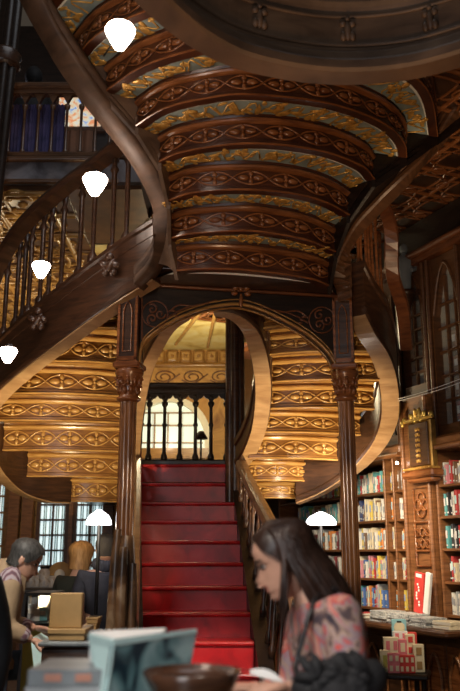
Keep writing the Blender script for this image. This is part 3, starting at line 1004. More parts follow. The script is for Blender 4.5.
# handrail and balusters of the right lower flight
rail = cr([at(241, 462, 7.75), at(252, 487, 7.1), at(268, 518, 6.4), at(288, 560, 5.7), (.42, 4.95, 1.02)], 24)
mb = MB(); mb.sweep(rail, [(-.04, -.05), (.04, -.05), (.05, -.01), (.04, .03), (.015, .045), (-.015, .045), (-.04, .03), (-.05, -.01)]); mb.build('handrail', 'tan', st)
nb = 15
for i in range(nb):
    q = rail[int((i + .5) / nb * 23)]
    y = q.y
    base = V((xr(y) + .06 + (q.x - xr(y) - .06) * .3, y, 1.5 + (y - 7.1) / 1.49 + .04))
    base.x = q.x * .4 + (xr(y) + .05) * .6
    mb = MB(); top = V((q.x, q.y, q.z - .05))
    L_ = (top - base)
    zdir = L_.normalized(); xdir = V((1, 0, 0)) - zdir * zdir.x; xdir.normalize()
    Rb = basis(xdir, zdir.cross(xdir), zdir)
    h = L_.length; r = .017
    mb.lathe(base, [(r * 1.5, 0), (r * 1.5, .06), (r * .8, .09), (r * 1.5, h * .3), (r * .75, h * .45), (r * .8, h * .7), (r * 1.5, h * .76), (r * .8, h * .82), (r * 1.4, h - .04), (r * 1.4, h)], 8, 0, True, Rb)
    mb.build('baluster', 'dark', st)
mb = MB()
q = rail[-1]
mb.bbox((q.x, q.y - .02, .55), (.15, .15, 1.1), 0, None, .02); mb.lathe((q.x, q.y - .02, 1.1), [(.1, 0), (.1, .03), (.05, .05), (.075, .1), (.06, .15), (.01, .18)], 12)
mb.build('newel_post', 'dark', st)
# left lower rail, seen end-on beside the left column
rail = cr([at(135, 460, 7.75), at(134.5, 490, 7.1), at(133, 530, 6.45), at(131, 585, 5.8), at(129, 625, 5.4)], 24)
mb = MB(); mb.sweep(rail, [(-.05, -.06), (.05, -.06), (.06, -.01), (.05, .03), (.015, .05), (-.015, .05), (-.05, .03), (-.06, -.01)]); mb.build('handrail', 'tan', st)
for i in range(12):
    q = rail[int((i + .5) / 12 * 23)]
    base = V((xl(q.y) - .05, q.y, 1.5 + (q.y - 7.1) / 1.49 + .04))
    mb = MB(); mb.tube([base, V((q.x, q.y, q.z - .05))], .018, 8); mb.ell(base.lerp(q, .35), (.028, .028, .06), 0, None, 8, 5); mb.build('baluster', 'brown', st)
q = rail[-1]
mb = MB()
for dx, dy, r, h in ((0, 0, .085, 1.62), (-.07, -.03, .045, 1.66), (.06, -.03, .04, 1.45), (-.01, -.08, .045, 1.55)):
    mb.tube(cr([(q.x - .03 + dx, q.y + dy, 0), (q.x - .04 + dx, q.y + dy, .7), (q.x - .03 + dx * .8, q.y + dy, h)], 8), [r, r, r * .95, r * .92, r * .9, r * .85, r * .8, r * .55], 10)
mb.lathe((q.x - .03, q.y, 0), [(.17, 0), (.17, .15), (.12, .2)], 14)
mb.build('newel_post', 'marble', st)

# left upper handrail (over the outer string) and its balusters
hr = cr([at(-14, 300, 6.65), at(2, 258, 6.5), at(24, 224, 6.3), at(60, 190, 6.05), at(100, 160, 5.85), at(128, 138, 5.68)], 40)
mb = MB(); mb.sweep(hr, [(-.06, -.05), (.06, -.05), (.075, -.01), (.06, .03), (.02, .05), (-.02, .05), (-.06, .03), (-.075, -.01)]); mb.build('handrail', 'dark', st)
def str_top(x):
    best = min(pLO, key=lambda p: abs(p.x - x) + (10 if p.y > 7.0 else 0))
    return best
for px in (3, 11, 19, 27, 35, 44, 58, 73, 91, 110, 129):
    q = min(hr, key=lambda p: abs((230 + FPX * (p.x / p.y) * 0.955) - px))
    b = str_top(q.x)
    base = V((q.x, b.y + .03, b.z + .45)); top = V((q.x, q.y, q.z - .03))
    if top.z - base.z > .1:
        h = top.z - base.z
        mb = MB(); r = .02
        mb.lathe(base, [(r * 2, 0), (r * 2, .05), (r * .9, .09), (r * 1.0, h * .5), (r, h - .15), (r * 1.8, h - .12), (r * .9, h - .08), (r * 1.5, h)], 8)
        mb.build('baluster', 'dark', st)
# right upper balustrade over the right outer string
hr2 = cr([at(350, 246, 6.08), at(360, 220, 6.12), at(372, 196, 6.18), at(383, 205, 6.25), at(391, 232, 6.35), at(392, 272, 6.5), at(402, 306, 6.75), at(406, 346, 7.0)], 30)
mb = MB(); mb.sweep(hr2, [(-.05, -.04), (.05, -.04), (.06, 0), (.04, .04), (-.04, .04), (-.06, 0)]); mb.build('handrail', 'mahog', st)
for px in (357, 362, 367, 372, 377, 382, 387):
    q = min(hr2[:16], key=lambda p: abs(230 + FPX * .93 * p.x / p.y - px))
    b = min(pRO, key=lambda p: abs(p.x - q.x) + (10 if p.y > 7 else 0))
    if q.z - b.z - .44 > .06:
        baluster(V((q.x, b.y, b.z + .42)), V((q.x, b.y, q.z - .02)), .016, 'mahogl')

# ---- curved fascia of the upper gallery over the stair
fas = bpy.data.objects.new('trim_4', None); C.objects.link(fas); fas.location = (.5, 3.6, 3.9); fas['kind'] = 'structure'; ROOT[fas.name] = Matrix.Translation(V((.5, 3.6, 3.9)))
fpx = [(120, -60), (170, 0), (215, 37), (260, 57), (330, 69), (400, 66), (460, 51), (500, 35)]
fc = cr([atz(x, y, 3.86) for x, y in fpx], 40)
mb = MB()
fprof = [(-.14, 0), (-.02, 0), (.0, .012), (.0, .055), (-.02, .07), (-.03, .085), (-.03, .12), (-.045, .14), (-.045, .36), (-.03, .38), (-.01, .40), (-.01, .44), (-.14, .44)]
mb.sweep(fc, fprof)
Nf = plan_normals(fc)
for z in (.165, .335):
    mb.tube([p - n * .043 + V((0, 0, z)) for p, (t_, n) in zip(fc, Nf)], .011, 6)
mb.build('fascia_board', 'fasc', fas)
N = plan_normals(fc)
for i in (11, 18, 26, 33):
    mb = MB()
    p = fc[i]; t, n = N[i]
    Bm = basis(t, n, V((0, 0, 1)))
    c = p - n * .04 + V((0, 0, .25))
    for a, b, rx, rz in ((0, 0, .02, .06), (.03, .05, .02, .02), (-.03, .05, .02, .02), (.03, -.04, .018, .03), (-.03, -.04, .018, .03), (0, .085, .015, .015)):
        mb.ell(c + t * a * .8 + V((0, 0, b * .8)), (rx, .018, rz), 0, Bm, 7, 5)
    mb.build('carved_crest', 'fasc', fas)

# ================================================================== LAMPS
def stair_lamp(px, py, y, label, size=.055, arm=None):
    c = at(px, py, y)
    t = thing('stair_lamp', label, 'lamp', tuple(c), 0, 'bulbs along the left stair')
    s = size
    mb = MB(); mb.lathe(c + V((0, 0, -s)), [(.10 * s, 0), (.36 * s, .08 * s), (.62 * s, .5 * s), (.95 * s, 1.15 * s), (1.1 * s, 1.55 * s), (.95 * s, 1.8 * s), (.4 * s, 1.95 * s)], 16); mb.build('bulb', 'bulb', t)
    mb = MB(); mb.lathe(c + V((0, 0, s * 1.1)), [(.36 * s, -.2 * s), (.36 * s, .1 * s), (.2 * s, .25 * s), (.1 * s, .3 * s)], 12); mb.build('socket', 'iron', t)
    if arm:
        e = at(*arm)
        mb = MB(); mb.tube(cr([c + V((0, 0, s * 1.3)), c + V((.01, .05, s * 1.5)), c.lerp(e, .5) + V((0, 0, .02)), e], 14), .005, 6); mb.build('bracket', 'iron', t)
    return c
lamps = [
    stair_lamp(120, 37, 4.0, 'glowing bulb highest on the left of the stair, above the carved treads', .078, (104, 56, 4.6)),
    stair_lamp(95, 185, 5.25, 'glowing bulb before the left handrail, beside the upper stair curve', .080, (103, 190, 5.75)),
    stair_lamp(41, 270, 5.45, 'small round glowing bulb before the balusters of the left stair', .060, (52, 276, 5.95)),
    stair_lamp(8, 355, 5.5, 'glowing bulb lowest at the left edge, below the stair string', .058, (18, 352, 6.2)),
]
def desk_lamp(px, py, y, wpx, label, zbase, pole):
    c = at(px, py, y); w = wpx / FPX * y / 2 * 1.0
    t = thing('reading_lamp', label, 'lamp', (c.x, c.y, zbase))
    mb = MB(); mb.lathe(c + V((0, 0, -.05)), [(w, 0), (w * .98, .03), (w * .75, .07), (w * .3, .10), (.02, .11)], 18); mb.build('lamp_shade', 'shade', t)
    mb = MB(); mb.tube([(c.x + .0, c.y + .02, zbase), (c.x, c.y + .02, c.z - .02)], .014, 8); mb.build('pole', 'iron', t)
    mb = MB(); mb.lathe((c.x, c.y + .02, zbase), [(.10, 0), (.10, .02), (.03, .03), (.014, .05)], 14); mb.build('base', 'iron', t)
    return c
dl1 = desk_lamp(99, 518, 6.4, 25, 'white lit lamp on a thin black pole before the glazed doors', 0.0, True)
dl2 = desk_lamp(321, 519, 7.4, 30, 'white lit lamp before the bookshelves, left of the right column', 0.0, True)
c = at(397, 463, 7.7)
t = thing('spot_lamp', 'tiny bright spotlight clipped before the top bookshelf', 'lamp', tuple(c))
mb = MB(); mb.ell(c, (.014, .014, .014), 0, None, 10, 6); mb.build('bulb', 'bulb', t)
mb = MB(); mb.tube([c + V((0, .02, .01)), wl(ws(397, 463), 0.0, c.z + .05)], .008, 6); mb.build('bracket', 'iron', t)
# dark wall lamps in front of the arched window
for px, py, lab in ((201, 434, 'small dark lamp before the right end of the arched window'), (138, 420, 'small dark lamp at the left end of the landing balustrade')):
    c = at(px, py, 9.6)
    t = thing('table_lamp', lab, 'lamp', (c.x, c.y, 2.33))
    mb = MB(); mb.lathe(c + V((0, 0, -.06)), [(.08, 0), (.07, .03), (.03, .09), (.02, .10)], 14); mb.build('lamp_shade', 'iron', t)
    mb = MB(); mb.tube([(c.x, c.y, 2.35), c], .012, 8); mb.lathe((c.x, c.y, 2.33), [(.06, 0), (.06, .02), (.012, .03)], 12); mb.build('stand', 'iron', t)
mb = MB(); mb.box((-.4, 10.6, 2.28), (3.4, 4.3, .10)); struct(mb, 'floor_landing', 'dark')

# ================================================================== BOOKCASES (right wall)
SH = [1.01, 1.28, 1.555, 1.83, 2.10]
TOP = 2.40
def bookcase(s0, s1, label, mids=()):
    c = wl((s0 + s1) / 2, .17, 0)
    t = thing('bookcase', label, 'bookcase', tuple(c), WA, 'bookcases along the right wall')
    w = s1 - s0
    mb = MB(); mb.box(wl((s0 + s1) / 2, .335, (TOP + .93) / 2), (w, .03, TOP - .93), 0, WR3)
    for v in range(len(mb.v)): pass
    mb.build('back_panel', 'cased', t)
    for s in (s0 + .015, s1 - .015) + tuple(mids):
        mb = MB(); mb.box(wl(s, .15, (TOP + .93) / 2), (.035 if s not in mids else .02, .34, TOP - .93), 0, WR3); mb.tube([wl(s, -.02, .95), wl(s, -.02, TOP)], .014, 6); mb.build('upright', 'case', t)
    for h in SH:
        mb = MB(); mb.bbox(wl((s0 + s1) / 2, .15, h - .012), (w - .03, .33, .024), 0, WR3, .005); mb.build('shelf', 'case', t)
    mb = MB(); mb.bbox(wl((s0 + s1) / 2, .14, TOP + .06), (w, .42, .12), 0, WR3, .02); mb.tube([wl(s0, -.08, TOP + .02), wl(s1, -.08, TOP + .02)], .025, 8); mb.build('cornice', 'case', t)
    return t
B0 = (ws(281), ws(345)); B1 = (ws(346), ws(411)); B2 = (ws(442), ws(486))
m1, m2 = ws(389.5), ws(398.5)
bookcase(*B0, 'oak bookcase full of books, left of the right column')
bookcase(*B1, 'oak bookcase full of books between the right column and the carved pilaster', (m1, m2))
bookcase(*B2, 'oak bookcase of books at the right edge, right of the carved pilaster')
# base cabinets and continuous counter
mb = MB(); mb.bbox(wl((B0[0] + B2[1]) / 2, -.06, .90), (B2[1] - B0[0], .78, .05), 0, WR3, .015)
centred(mb, 'counter_top', 'cased', 'long dark wooden counter top below the right bookshelves', 'counter')
ps0_ = ws(424)
def base_cab(s0, s1, label, mat):
    t = thing('base_cabinet', label, 'cabinet', tuple(wl((s0 + s1) / 2, .0, 0)), WA, 'base cabinets under the counter')
    w = s1 - s0
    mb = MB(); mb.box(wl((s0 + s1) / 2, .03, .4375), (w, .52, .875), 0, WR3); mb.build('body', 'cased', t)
    k = max(1, round(w / .3))
    for i in range(k):
        a = s0 + w * (i + .08) / k; b = s0 + w * (i + .92) / k
        mb = MB(); mb.box(wl((a + b) / 2, -.24, .43), (b - a, .03, .72), 0, WR3)
        n = 8
        lo_ = [wl(a + .03 + (b - a - .06) * j / (2 * n), -.265, .56 + .16 * (1 - abs(1 - j / n) ** 1.7)) for j in range(2 * n + 1)]
        mb.tube([wl(a + .03, -.262, .15)] + lo_ + [wl(b - .03, -.262, .15)], .012, 6, 1)
        mb.build('door_panel', [mat, 'case'], t)
base_cab(B0[0], B0[1], 'low cabinet under the counter left of the right column', 'cased')
base_cab(B1[0], ps0_, 'dark low cabinet behind the pink card display', 'dark')
base_cab(ps0_, B2[1], 'red-brown low cabinet with pointed arch panels at the right edge', 'mahogl')

# books
PAL = dict(red=(.50, .05, .05), maroon=(.22, .03, .04), white=(.80, .78, .72), cream=(.75, .66, .47), yellow=(.78, .60, .12), green=(.20, .42, .10),
           blue=(.10, .20, .50), navy=(.04, .06, .17), grey=(.45, .47, .48), pink=(.70, .30, .35), orange=(.70, .26, .07), brown=(.20, .11, .06), black=(.03, .03, .035), teal=(.12, .40, .42))
for k, v in PAL.items():
    M['bk_' + k] = plain('cover_' + k, v, 0.5, var=0.18, scale=30)
    M['bt_' + k] = plain('title_' + k, tuple(min(1, .25 + .6 * (1 - c)) for c in v), 0.5, var=.05)
def book_mesh(col):
    mb = MB()
    t, d, h = .026, .15, .22     # thickness x, depth y, height z ; spine at y=0
    mb.box((-t / 2 + .0015, d / 2, h / 2), (.003, d, h), 0)
    mb.box((t / 2 - .0015, d / 2, h / 2), (.003, d, h), 0)
    mb.tube([(0, .004, 0), (0, .004, h)], t * .5, 8, 0, True, .5)
    mb.box((0, d / 2 + .004, h / 2), (t - .006, d - .012, h - .008), 1)
    mb.box((0, -.0085, h * .62), (t * .55, .002, h * .34), 2)
    mb.box((0, -.0085, h * .14), (t * .5, .002, h * .06), 2)
    o = mb.build('book', ['bk_' + col, 'pages', 'bt_' + col])
    return o
PROTO = {}
ORD = ['first', 'second', 'third', 'fourth', 'fifth', 'sixth', 'seventh', 'eighth', 'ninth', 'tenth', 'eleventh', 'twelfth', 'thirteenth', 'fourteenth', 'fifteenth', 'sixteenth', 'seventeenth', 'eighteenth', 'nineteenth', 'twentieth', 'twenty-first', 'twenty-second', 'twenty-third', 'twenty-fourth']
SHN = ['lowest', 'second', 'third', 'fourth', 'top']
def fill(s0, s1, row, section, weights, thick=(.020, .036), tall=(.70, 1.0), gap=0.0, maxn=24):
    s = s0; i = 0
    while s < s1 - .02 and i < maxn:
        th = random.uniform(*thick) * 1.42
        if s + th > s1: break
        col = random.choice(weights)
        f = random.uniform(*tall)
        if col not in PROTO:
            o = book_mesh(col); PROTO[col] = o
        else:
            o = PROTO[col].copy(); C.objects.link(o)
        d = random.uniform(.02, .05)
        o.location = wl(s + th / 2, d, SH[row] + .0005)
        o.rotation_euler = (0, 0, WA)
        o.scale = (th / .027, random.uniform(.9, 1.2), f)
        size = 'tall' if f > .9 else ('short' if f < .78 else 'mid-height')
        tag(o, f'{size} {col} book, {ORD[i]} from left on the {SHN[row]} shelf {section}', 'book', f'books on the {SHN[row]} shelf {section}')
        s += th + random.uniform(.0005, .003) + (gap if random.random() < .1 else 0)
        i += 1
WARM = ['red', 'cream', 'white', 'maroon', 'orange', 'pink', 'brown', 'white', 'grey']
MIX = ['white', 'cream', 'yellow', 'green', 'blue', 'red', 'grey', 'orange', 'white', 'brown', 'teal', 'cream']
PALE = ['white', 'cream', 'white', 'yellow', 'grey', 'cream', 'orange', 'navy', 'brown']
BLUES = ['blue', 'white', 'teal', 'cream', 'pink', 'navy', 'grey', 'blue', 'red', 'yellow']
DARKS = ['black', 'grey', 'white', 'brown', 'red', 'navy', 'teal', 'cream']
a0, a1 = ws(297), ws(341)
for r in range(5):
    fill(a0, a1, r, 'left of the right column', [WARM, WARM, WARM, MIX, MIX][r] if r else MIX, (.024, .042))
b0, b1 = ws(355), m1 - .012
for r, wts in enumerate((BLUES + ['orange', 'blue'], BLUES, PALE, PALE, MIX)):
    fill(b0, b1, r, 'beside the right column', wts, (.018, .032))
for r in range(5):
    fill(m1 + .011, m2 - .011, r, 'between the close uprights', [PALE, PALE, MIX, PALE, MIX][r], (.02, .03))
    fill(m2 + .012, B1[1] - .033, r, 'next to the carved pilaster', [PALE, WARM, WARM, MIX, WARM][r], (.016, .030))
for r in range(5):
    fill(B2[0] + .04, ws(468), r, 'at the right edge', [['grey', 'white'], ['cream', 'black', 'red', 'white', 'black'], DARKS, DARKS, WARM][r], (.018, .034))

# carved pilaster with gilded plaque
ps0, ps1 = ws(412), ws(441)
pc = (ps0 + ps1) / 2
pil = thing('pilaster', 'carved wooden pilaster with gilded plaque between two bookcases', 'pilaster', tuple(wl(pc, .1, 0)), WA)
mb = MB(); mb.box(wl(pc, .1, 1.93), (ps1 - ps0 - .01, .3, 2.0), 0, WR3)
for s in (ps0 + .02, ps1 - .03):
    mb.tube([wl(s, -.06, .94), wl(s, -.06, 2.92)], .022, 8, 0)
mb.build('shaft', 'case', pil)
def pp(px, py): 
    s, h = wp(px, py, -.06); return s, h
mb = MB()
qs, qh = wp(421, 497, -.06); 
w_ = (ps1 - ps0) * .36
def tube_w(pts, r=.012, mat=0): mb.tube([wl(a, -.065, b) for a, b in pts], r, 6, mat)
def circ(cs, ch, r, n=20, kx=1.0): return [(cs + r * kx * math.cos(2 * PI * i / n), ch + r * math.sin(2 * PI * i / n)) for i in range(n + 1)]
pn0, pn1 = wp(421, 566, -.06)[1], wp(421, 488, -.06)[1]
pcs = ws(423, 530, -.06)
hw = .105
tube_w([(pcs - hw, pn0), (pcs + hw, pn0), (pcs + hw, pn1), (pcs - hw, pn1), (pcs - hw, pn0)], .012)
ch = pn1 - .15
for dx, dz in ((0, .06), (0, -.06), (.045, 0), (-.045, 0)):
    tube_w(circ(pcs + dx, ch + dz, .05), .011)
mb.ell(wl(pcs, -.07, ch), (.03, .02, .05), 0, WR3, 8, 5)
tube_w([(pcs - hw, ch - .15), (pcs + hw, ch - .15)], .014)
for z0 in (ch - .24, ch - .34):
    for k in range(3):
        cx = pcs - hw + hw * (2 * k + 1) / 3
        tube_w(circ(cx, z0, .035, 12), .008)
    tube_w([(pcs - hw, z0 + .045), (pcs, z0 - .045), (pcs + hw, z0 + .045)], .008); tube_w([(pcs - hw, z0 - .045), (pcs, z0 + .045), (pcs + hw, z0 - .045)], .008)
tube_w([(pcs - hw, ch - .40), (pcs + hw, ch - .40)], .012)
mb.build('carved_panel', 'mahogl', pil)
# gilded plaque
s0, h0 = wp(410, 470, -.12); s1, h1 = wp(430, 418, -.12)
mb = MB(); mb.bbox(wl((s0 + s1) / 2, -.09, (h0 + h1) / 2), (s1 - s0, .07, h1 - h0), 0, WR3, .01)
mb.bbox(wl((s0 + s1) / 2, -.13, (h0 + h1) / 2), ((s1 - s0) * .82, .02, (h1 - h0) * .9), 1, WR3, .006)
for i in range(7):
    for sg in (-1, 1):
        mb.ell(wl((s0 + s1) / 2 + sg * .016, -.142, h0 + (h1 - h0) * (.15 + .11 * i)), (.022, .012, .016), 2, WR3 @ Matrix.Rotation(sg * .6, 3, 'Y'), 6, 4)
mb.bbox(wl((s0 + s1) / 2, -.11, h0 - .05), ((s1 - s0) * 1.35, .14, .07), 3, WR3, .015); mb.bbox(wl((s0 + s1) / 2, -.10, h0 - .10), ((s1 - s0) * 1.1, .10, .05), 3, WR3, .015); mb.bbox(wl((s0 + s1) / 2, -.12, h0 - .005), ((s1 - s0) * 1.15, .13, .02), 2, WR3, .006)
pq = mb.build('plaque', ['bronze', 'cased', 'gilt', 'mahogl'], pil)
mb = MB()
for sg, a0 in ((-1, 0), (1, 0)):
    c0 = (s0 + s1) / 2
    pts = [wl(c0 + sg * (.01 + .07 * q / 10), -.13, h1 + .03 + .035 * math.sin(q * .9) + (.04 if q < 4 else 0)) for q in range(11)]
    mb.tube(pts, [.02, .018, .017, .016, .016, .015, .014, .014, .013, .012, .010], 6)
for q in range(5):
    mb.ell(wl(s0 - .03 + q * (s1 - s0 + .06) / 4, -.13, h1 + .03 + .02 * (q % 2)), (.025, .02, .03), 0, WR3, 7, 5)
mb.ell(wl(s0 - .05, -.14, h1 + .0), (.02, .02, .035), 0, WR3, 7, 5)
mb.tube([wl(s0 - .05, -.13, h1 + .012), wl(s1 + .05, -.13, h1 + .012)], .016, 6)
mb.build('gilded_crest', 'giltb', pq)
# plaster figure at the head of the pilaster
c = wl(ws(405, 275), -.18, 0)
p = at(406, 292, c.y); zb0 = p.z
fg = thing('plaster_figure', 'blue grey plaster figure high on the right wall beside the stair', 'sculpture', (p.x, p.y, zb0))
mb = MB(); mb.lathe((p.x, p.y, zb0), [(.03, 0), (.055, .05), (.06, .16), (.085, .25), (.09, .31), (.05, .36), (.03, .38), (.03, .40)], 12)
mb.ell((p.x, p.y, zb0 + .44), (.04, .045, .055), 0, None, 10, 7)
mb.tube([(p.x - .07, p.y, zb0 + .31), (p.x - .12, p.y - .02, zb0 + .37), (p.x - .13, p.y - .03, zb0 + .43)], [.03, .025, .02], 7)
mb.tube([(p.x + .07, p.y, zb0 + .31), (p.x + .11, p.y - .03, zb0 + .22), (p.x + .05, p.y - .07, zb0 + .2)], [.03, .025, .02], 7)
mb.build('body', 'statue', fg)
mb = MB(); mb.lathe((p.x, p.y, zb0 - .22), [(.02, 0), (.05, .08), (.08, .17), (.10, .19), (.10, .22)], 12); mb.box((p.x + .12, p.y + .08, zb0 - .03), (.3, .2, .06), 0, WR3); mb.build('corbel', 'dark', fg)

# upper glazed cabinets with lancet heads
def lancet(s0, s1, label):
    t = thing('glazed_cabinet', label, 'cabinet', tuple(wl((s0 + s1) / 2, .2, TOP + .13)), WA, 'glazed gothic cabinets above the bookcases')
    zb, zt = (2.95 if ws(407.5) < s0 < ws(420) else TOP + .125), 4.2
    w = s1 - s0; m_ = (s0 + s1) / 2
    mb = MB()
    for s in (s0 + .03, s1 - .03):
        mb.box(wl(s, .1, (zb + zt) / 2), (.06, .16, zt - zb), 0, WR3); mb.tube([wl(s, .0, zb), wl(s, .0, zt)], .02, 8)
    mb.box(wl(m_, .1, zb + .05), (w, .16, .1), 0, WR3)
    n = 10; spring = zt - .55
    lo_ = [wl(s0 + .06 + (w - .12) * j / (2 * n), .03, spring + .47 * (1 - abs(1 - j / n) ** 1.9) ** 1.0) for j in range(2 * n + 1)]
    hi_ = [V((p.x, p.y, zt)) for p in lo_]
    mb.strip(lo_, hi_, WY * .1); mb.tube(lo_, .018, 6)
    mb.build('frame', 'cased', t)
    mb = MB()
    for q in (1 / 3, 2 / 3):
        mb.box(wl(s0 + .06 + (w - .12) * q, .09, (zb + zt) / 2 - .08), (.022, .03, zt - zb - .2), 0, WR3)
    for j in range(1, 6):
        mb.box(wl(m_, .09, zb + .1 + (spring - zb) * j / 5), (w - .12, .03, .022), 0, WR3)
    mb.build('mullion', 'cased', t)
    mb = MB(); mb.box(wl(m_, .11, (zb + zt) / 2), (w - .1, .006, zt - zb - .02), 0, WR3); mb.build('glass_pane', 'glass', t)
    mb = MB(); mb.box(wl(m_, .37, (zb + zt) / 2), (w, .02, zt - zb), 0, WR3)
    for j in range(0, 5):
        mb.box(wl(m_, .25, zb + .1 + (spring - zb) * j / 5), (w - .06, .22, .02), 0, WR3)
    mb.build('shelf', 'black', t)
    return zb, spring
bounds = [ws(300), ws(338), ws(372), ws(407)]
labs = ['dark glazed gothic cabinet above the books left of the right column', 'dark glazed gothic cabinet behind the right column capital', 'glazed gothic cabinet behind the curved right stair string']
rowsz = None
for a, b, l in zip(bounds, bounds[1:], labs):
    rowsz = lancet(a, b, l)
lancet(ws(408), ws(441), 'narrow dark glazed cabinet above the gilded plaque')
lancet(ws(441.5), ws(480), 'glazed gothic cabinet with pointed arch at the right edge above the books')
zb, sp = rowsz
def upper_books(s0, s1, where, rows=(0, 1, 2, 3)):
    nm = {0: 'lowest', 1: 'second', 2: 'third', 3: 'fourth'}
    for r in rows:
        s = s0; i = 0
        while s < s1 and i < 12:
            th = random.uniform(.055, .08)
            col = random.choice(['brown', 'maroon', 'cream', 'brown', 'grey', 'maroon', 'navy'])
            o = PROTO.setdefault(col, None) or None
            if o is None:
                o = book_mesh(col); PROTO[col] = o
            else:
                o = o.copy(); C.objects.link(o)
            o.location = wl(s + th / 2, .16, zb + .112 + (sp - zb) * r / 5); o.rotation_euler = (0, 0, WA); f = random.uniform(.72, .95); o.scale = (th / .027, 1, f)
            tag(o, f'old {col} book, {ORD[i]} from left, {nm[r]} glazed row {where}', 'book', f'old books behind glass {where}')
            s += th + .002; i += 1
upper_books(ws(441.5) + .07, ws(480) - .1, 'at the right edge')
upper_books(ws(372) + .08, ws(407) - .08, 'beside the gilded plaque', (0, 1, 2))

# wires
for k, (ya, yb_) in enumerate(((399, 378), (401, 382))):
    mb = MB()
    A = at(398, ya, 7.0); B = at(470, yb_ - 3, 6.3)
    mb.tube([A.lerp(B, i / 12) - V((0, 0, .012 * math.sin(PI * i / 12))) for i in range(13)], .0025, 5)
    centred(mb, 'cable', 'white', ['upper of two thin pale cables strung at the right wall', 'lower of two thin pale cables strung at the right wall'][k], 'cable')

# ------------------------------------------------------------------ on the counter (right)
CT_Z = .925
def on_counter(px, d):
    return ws(px, 620, d)
def mag_stack(px0, px1, n, label, d=-.25, z0=CT_Z):
    s0, s1 = ws(px0, 612, d), ws(px1, 612, d)
    z = z0
    t = None
    for i in range(n):
        th = random.uniform(.012, .022)
        mb = MB(); mb.bbox(wl((s0 + s1) / 2 + random.uniform(-.012, .012), d + random.uniform(-.01, .01), z + th / 2), ((s1 - s0) * random.uniform(.92, 1), .22, th), 0, WR3 @ rotz(random.uniform(-.06, .06)), .002)
        mb2 = MB()
        centred(mb, 'magazine', 'mag', f'grey magazine {label}, {["bottom of the pile", "second from the bottom", "third from the bottom", "fourth from the bottom", "fifth from the bottom", "sixth from the bottom", "seventh from the bottom"][i]}', 'magazine', f'magazines {label}')
        z += th + .0008
    return z
mag_stack(379, 396, 5, 'piled on the counter left')
mag_stack(397, 418, 6, 'piled on the counter middle')
zt3 = mag_stack(419, 437, 4, 'piled on the counter below the red magazine')
mb = MB(); s = ws(363, 612, -.2)
for i in range(2):
    mb = MB(); mb.bbox(wl(s + .03, -.2, CT_Z + .012 + i * .026), (.16, .2, .024), 0, WR3 @ rotz(.1 * i), .003); mb.box(wl(s + .03, -.2, CT_Z + .012 + i * .026), (.164, .19, .016), 1, WR3 @ rotz(.1 * i))
    centred(mb, 'book', [['bk_cream', 'bk_red'][i], 'pages'], ['cream book lying flat at the left end of the counter, under a red one', 'red book lying flat at the left end of the counter'][i], 'book')
# upright red magazine and the white one beside it
for (pxa, pxb, col, lab, lean) in ((416, 424, 'redc', 'red patterned magazine standing upright on the magazine piles', 0), (426, 430, 'white', 'white magazine standing upright just right of the red one', .08)):
    s0, h0_ = wp(pxa, 608, -.16); s1, _ = wp(pxb, 608, -.16); h1_ = wp((pxa + pxb) / 2, 573, -.16)[1]
    mb = MB()
    Rm = WR3 @ Matrix.Rotation(.14 + lean, 3, 'Y')
    cc = wl((s0 + s1) / 2 + .01, -.16, (zt3 + h1_) / 2 + .01)
    mb.bbox(cc, (s1 - s0 + .01, .03, h1_ - zt3 - .01), 0, Rm, .003)
    if col == 'redc':
        for i in range(8):
            mb.ell(cc + Rm @ V((random.uniform(-.03, .03), -.016, -.10 + i * .024)), (.012, .004, .012), 1, Rm, 7, 4)
        mb.box(cc + Rm @ V((0, -.016, (h1_ - zt3) / 2 - .03)), ((s1 - s0) * .7, .004, .03), 1, Rm)
    centred(mb, 'magazine', [col, 'white'], lab, 'magazine')
s0 = ws(450, 622, -.25)
for i in range(2):
    mb = MB(); mb.bbox(wl(s0, -.25, CT_Z + .016 + i * .031), (.22, .18, .03), 0, WR3 @ rotz(.05 * i), .003); mb.box(wl(s0, -.25, CT_Z + .016 + i * .031), (.214, .184, .022), 1, WR3 @ rotz(.05 * i)); centred(mb, 'book', ['bk_cream', 'pages'], ['lower cream book lying flat on the counter at the right edge', 'upper cream book lying flat on the counter at the right edge'][i], 'book')

# pink card display on a stool
dp = at(400, 672, 6.6)
tz = dp.z
stl = thing('display_stool', 'dark low stand under the pink card display', 'stand', (dp.x, dp.y + .05, 0))
mb = MB(); mb.bbox((dp.x - .0, dp.y + .05, tz - .02), (.46, .34, .04), 0, rotz(-.3), .01); mb.build('top', 'black', stl)
for a, b in ((-.18, -.1), (.18, -.1), (.18, .2), (-.18, .2)):
    mb = MB(); mb.tube([(dp.x + a * .9, dp.y + b * .8 + .02, 0), (dp.x + a * .9, dp.y + b * .8 + .02, tz - .04)], .02, 8); mb.build('leg', 'black', stl)
k66 = 6.6 / FPX * 1.07
def card(px0, py0, px1, py1, y, mat, name, label, cat='card', group=None, mats2=None, th=.02):
    a, b = at(px0, py1, y), at(px1, py0, y)
    mb = MB(); mb.bbox(((a.x + b.x) / 2, y, (a.z + b.z) / 2), (b.x - a.x, th, b.z - a.z), 0, None, .003)
    if mats2:
        w, h = b.x - a.x, b.z - a.z
        nx, nz = mats2[1]
        for i in range(nx):
            for j in range(nz):
                mb.box((a.x + w * (i + .5) / nx, y - th / 2 - .002, a.z + h * (j + .5) / nz), (w / nx * .55, .006, h / nz * .6), 1)
    return centred(mb, name, [mat] + ([mats2[0]] if mats2 else []), label, cat, group)
disp = thing('card_display', 'pink and cream house-shaped card display stacked in steps on the dark stand', 'display', (dp.x, dp.y, tz))
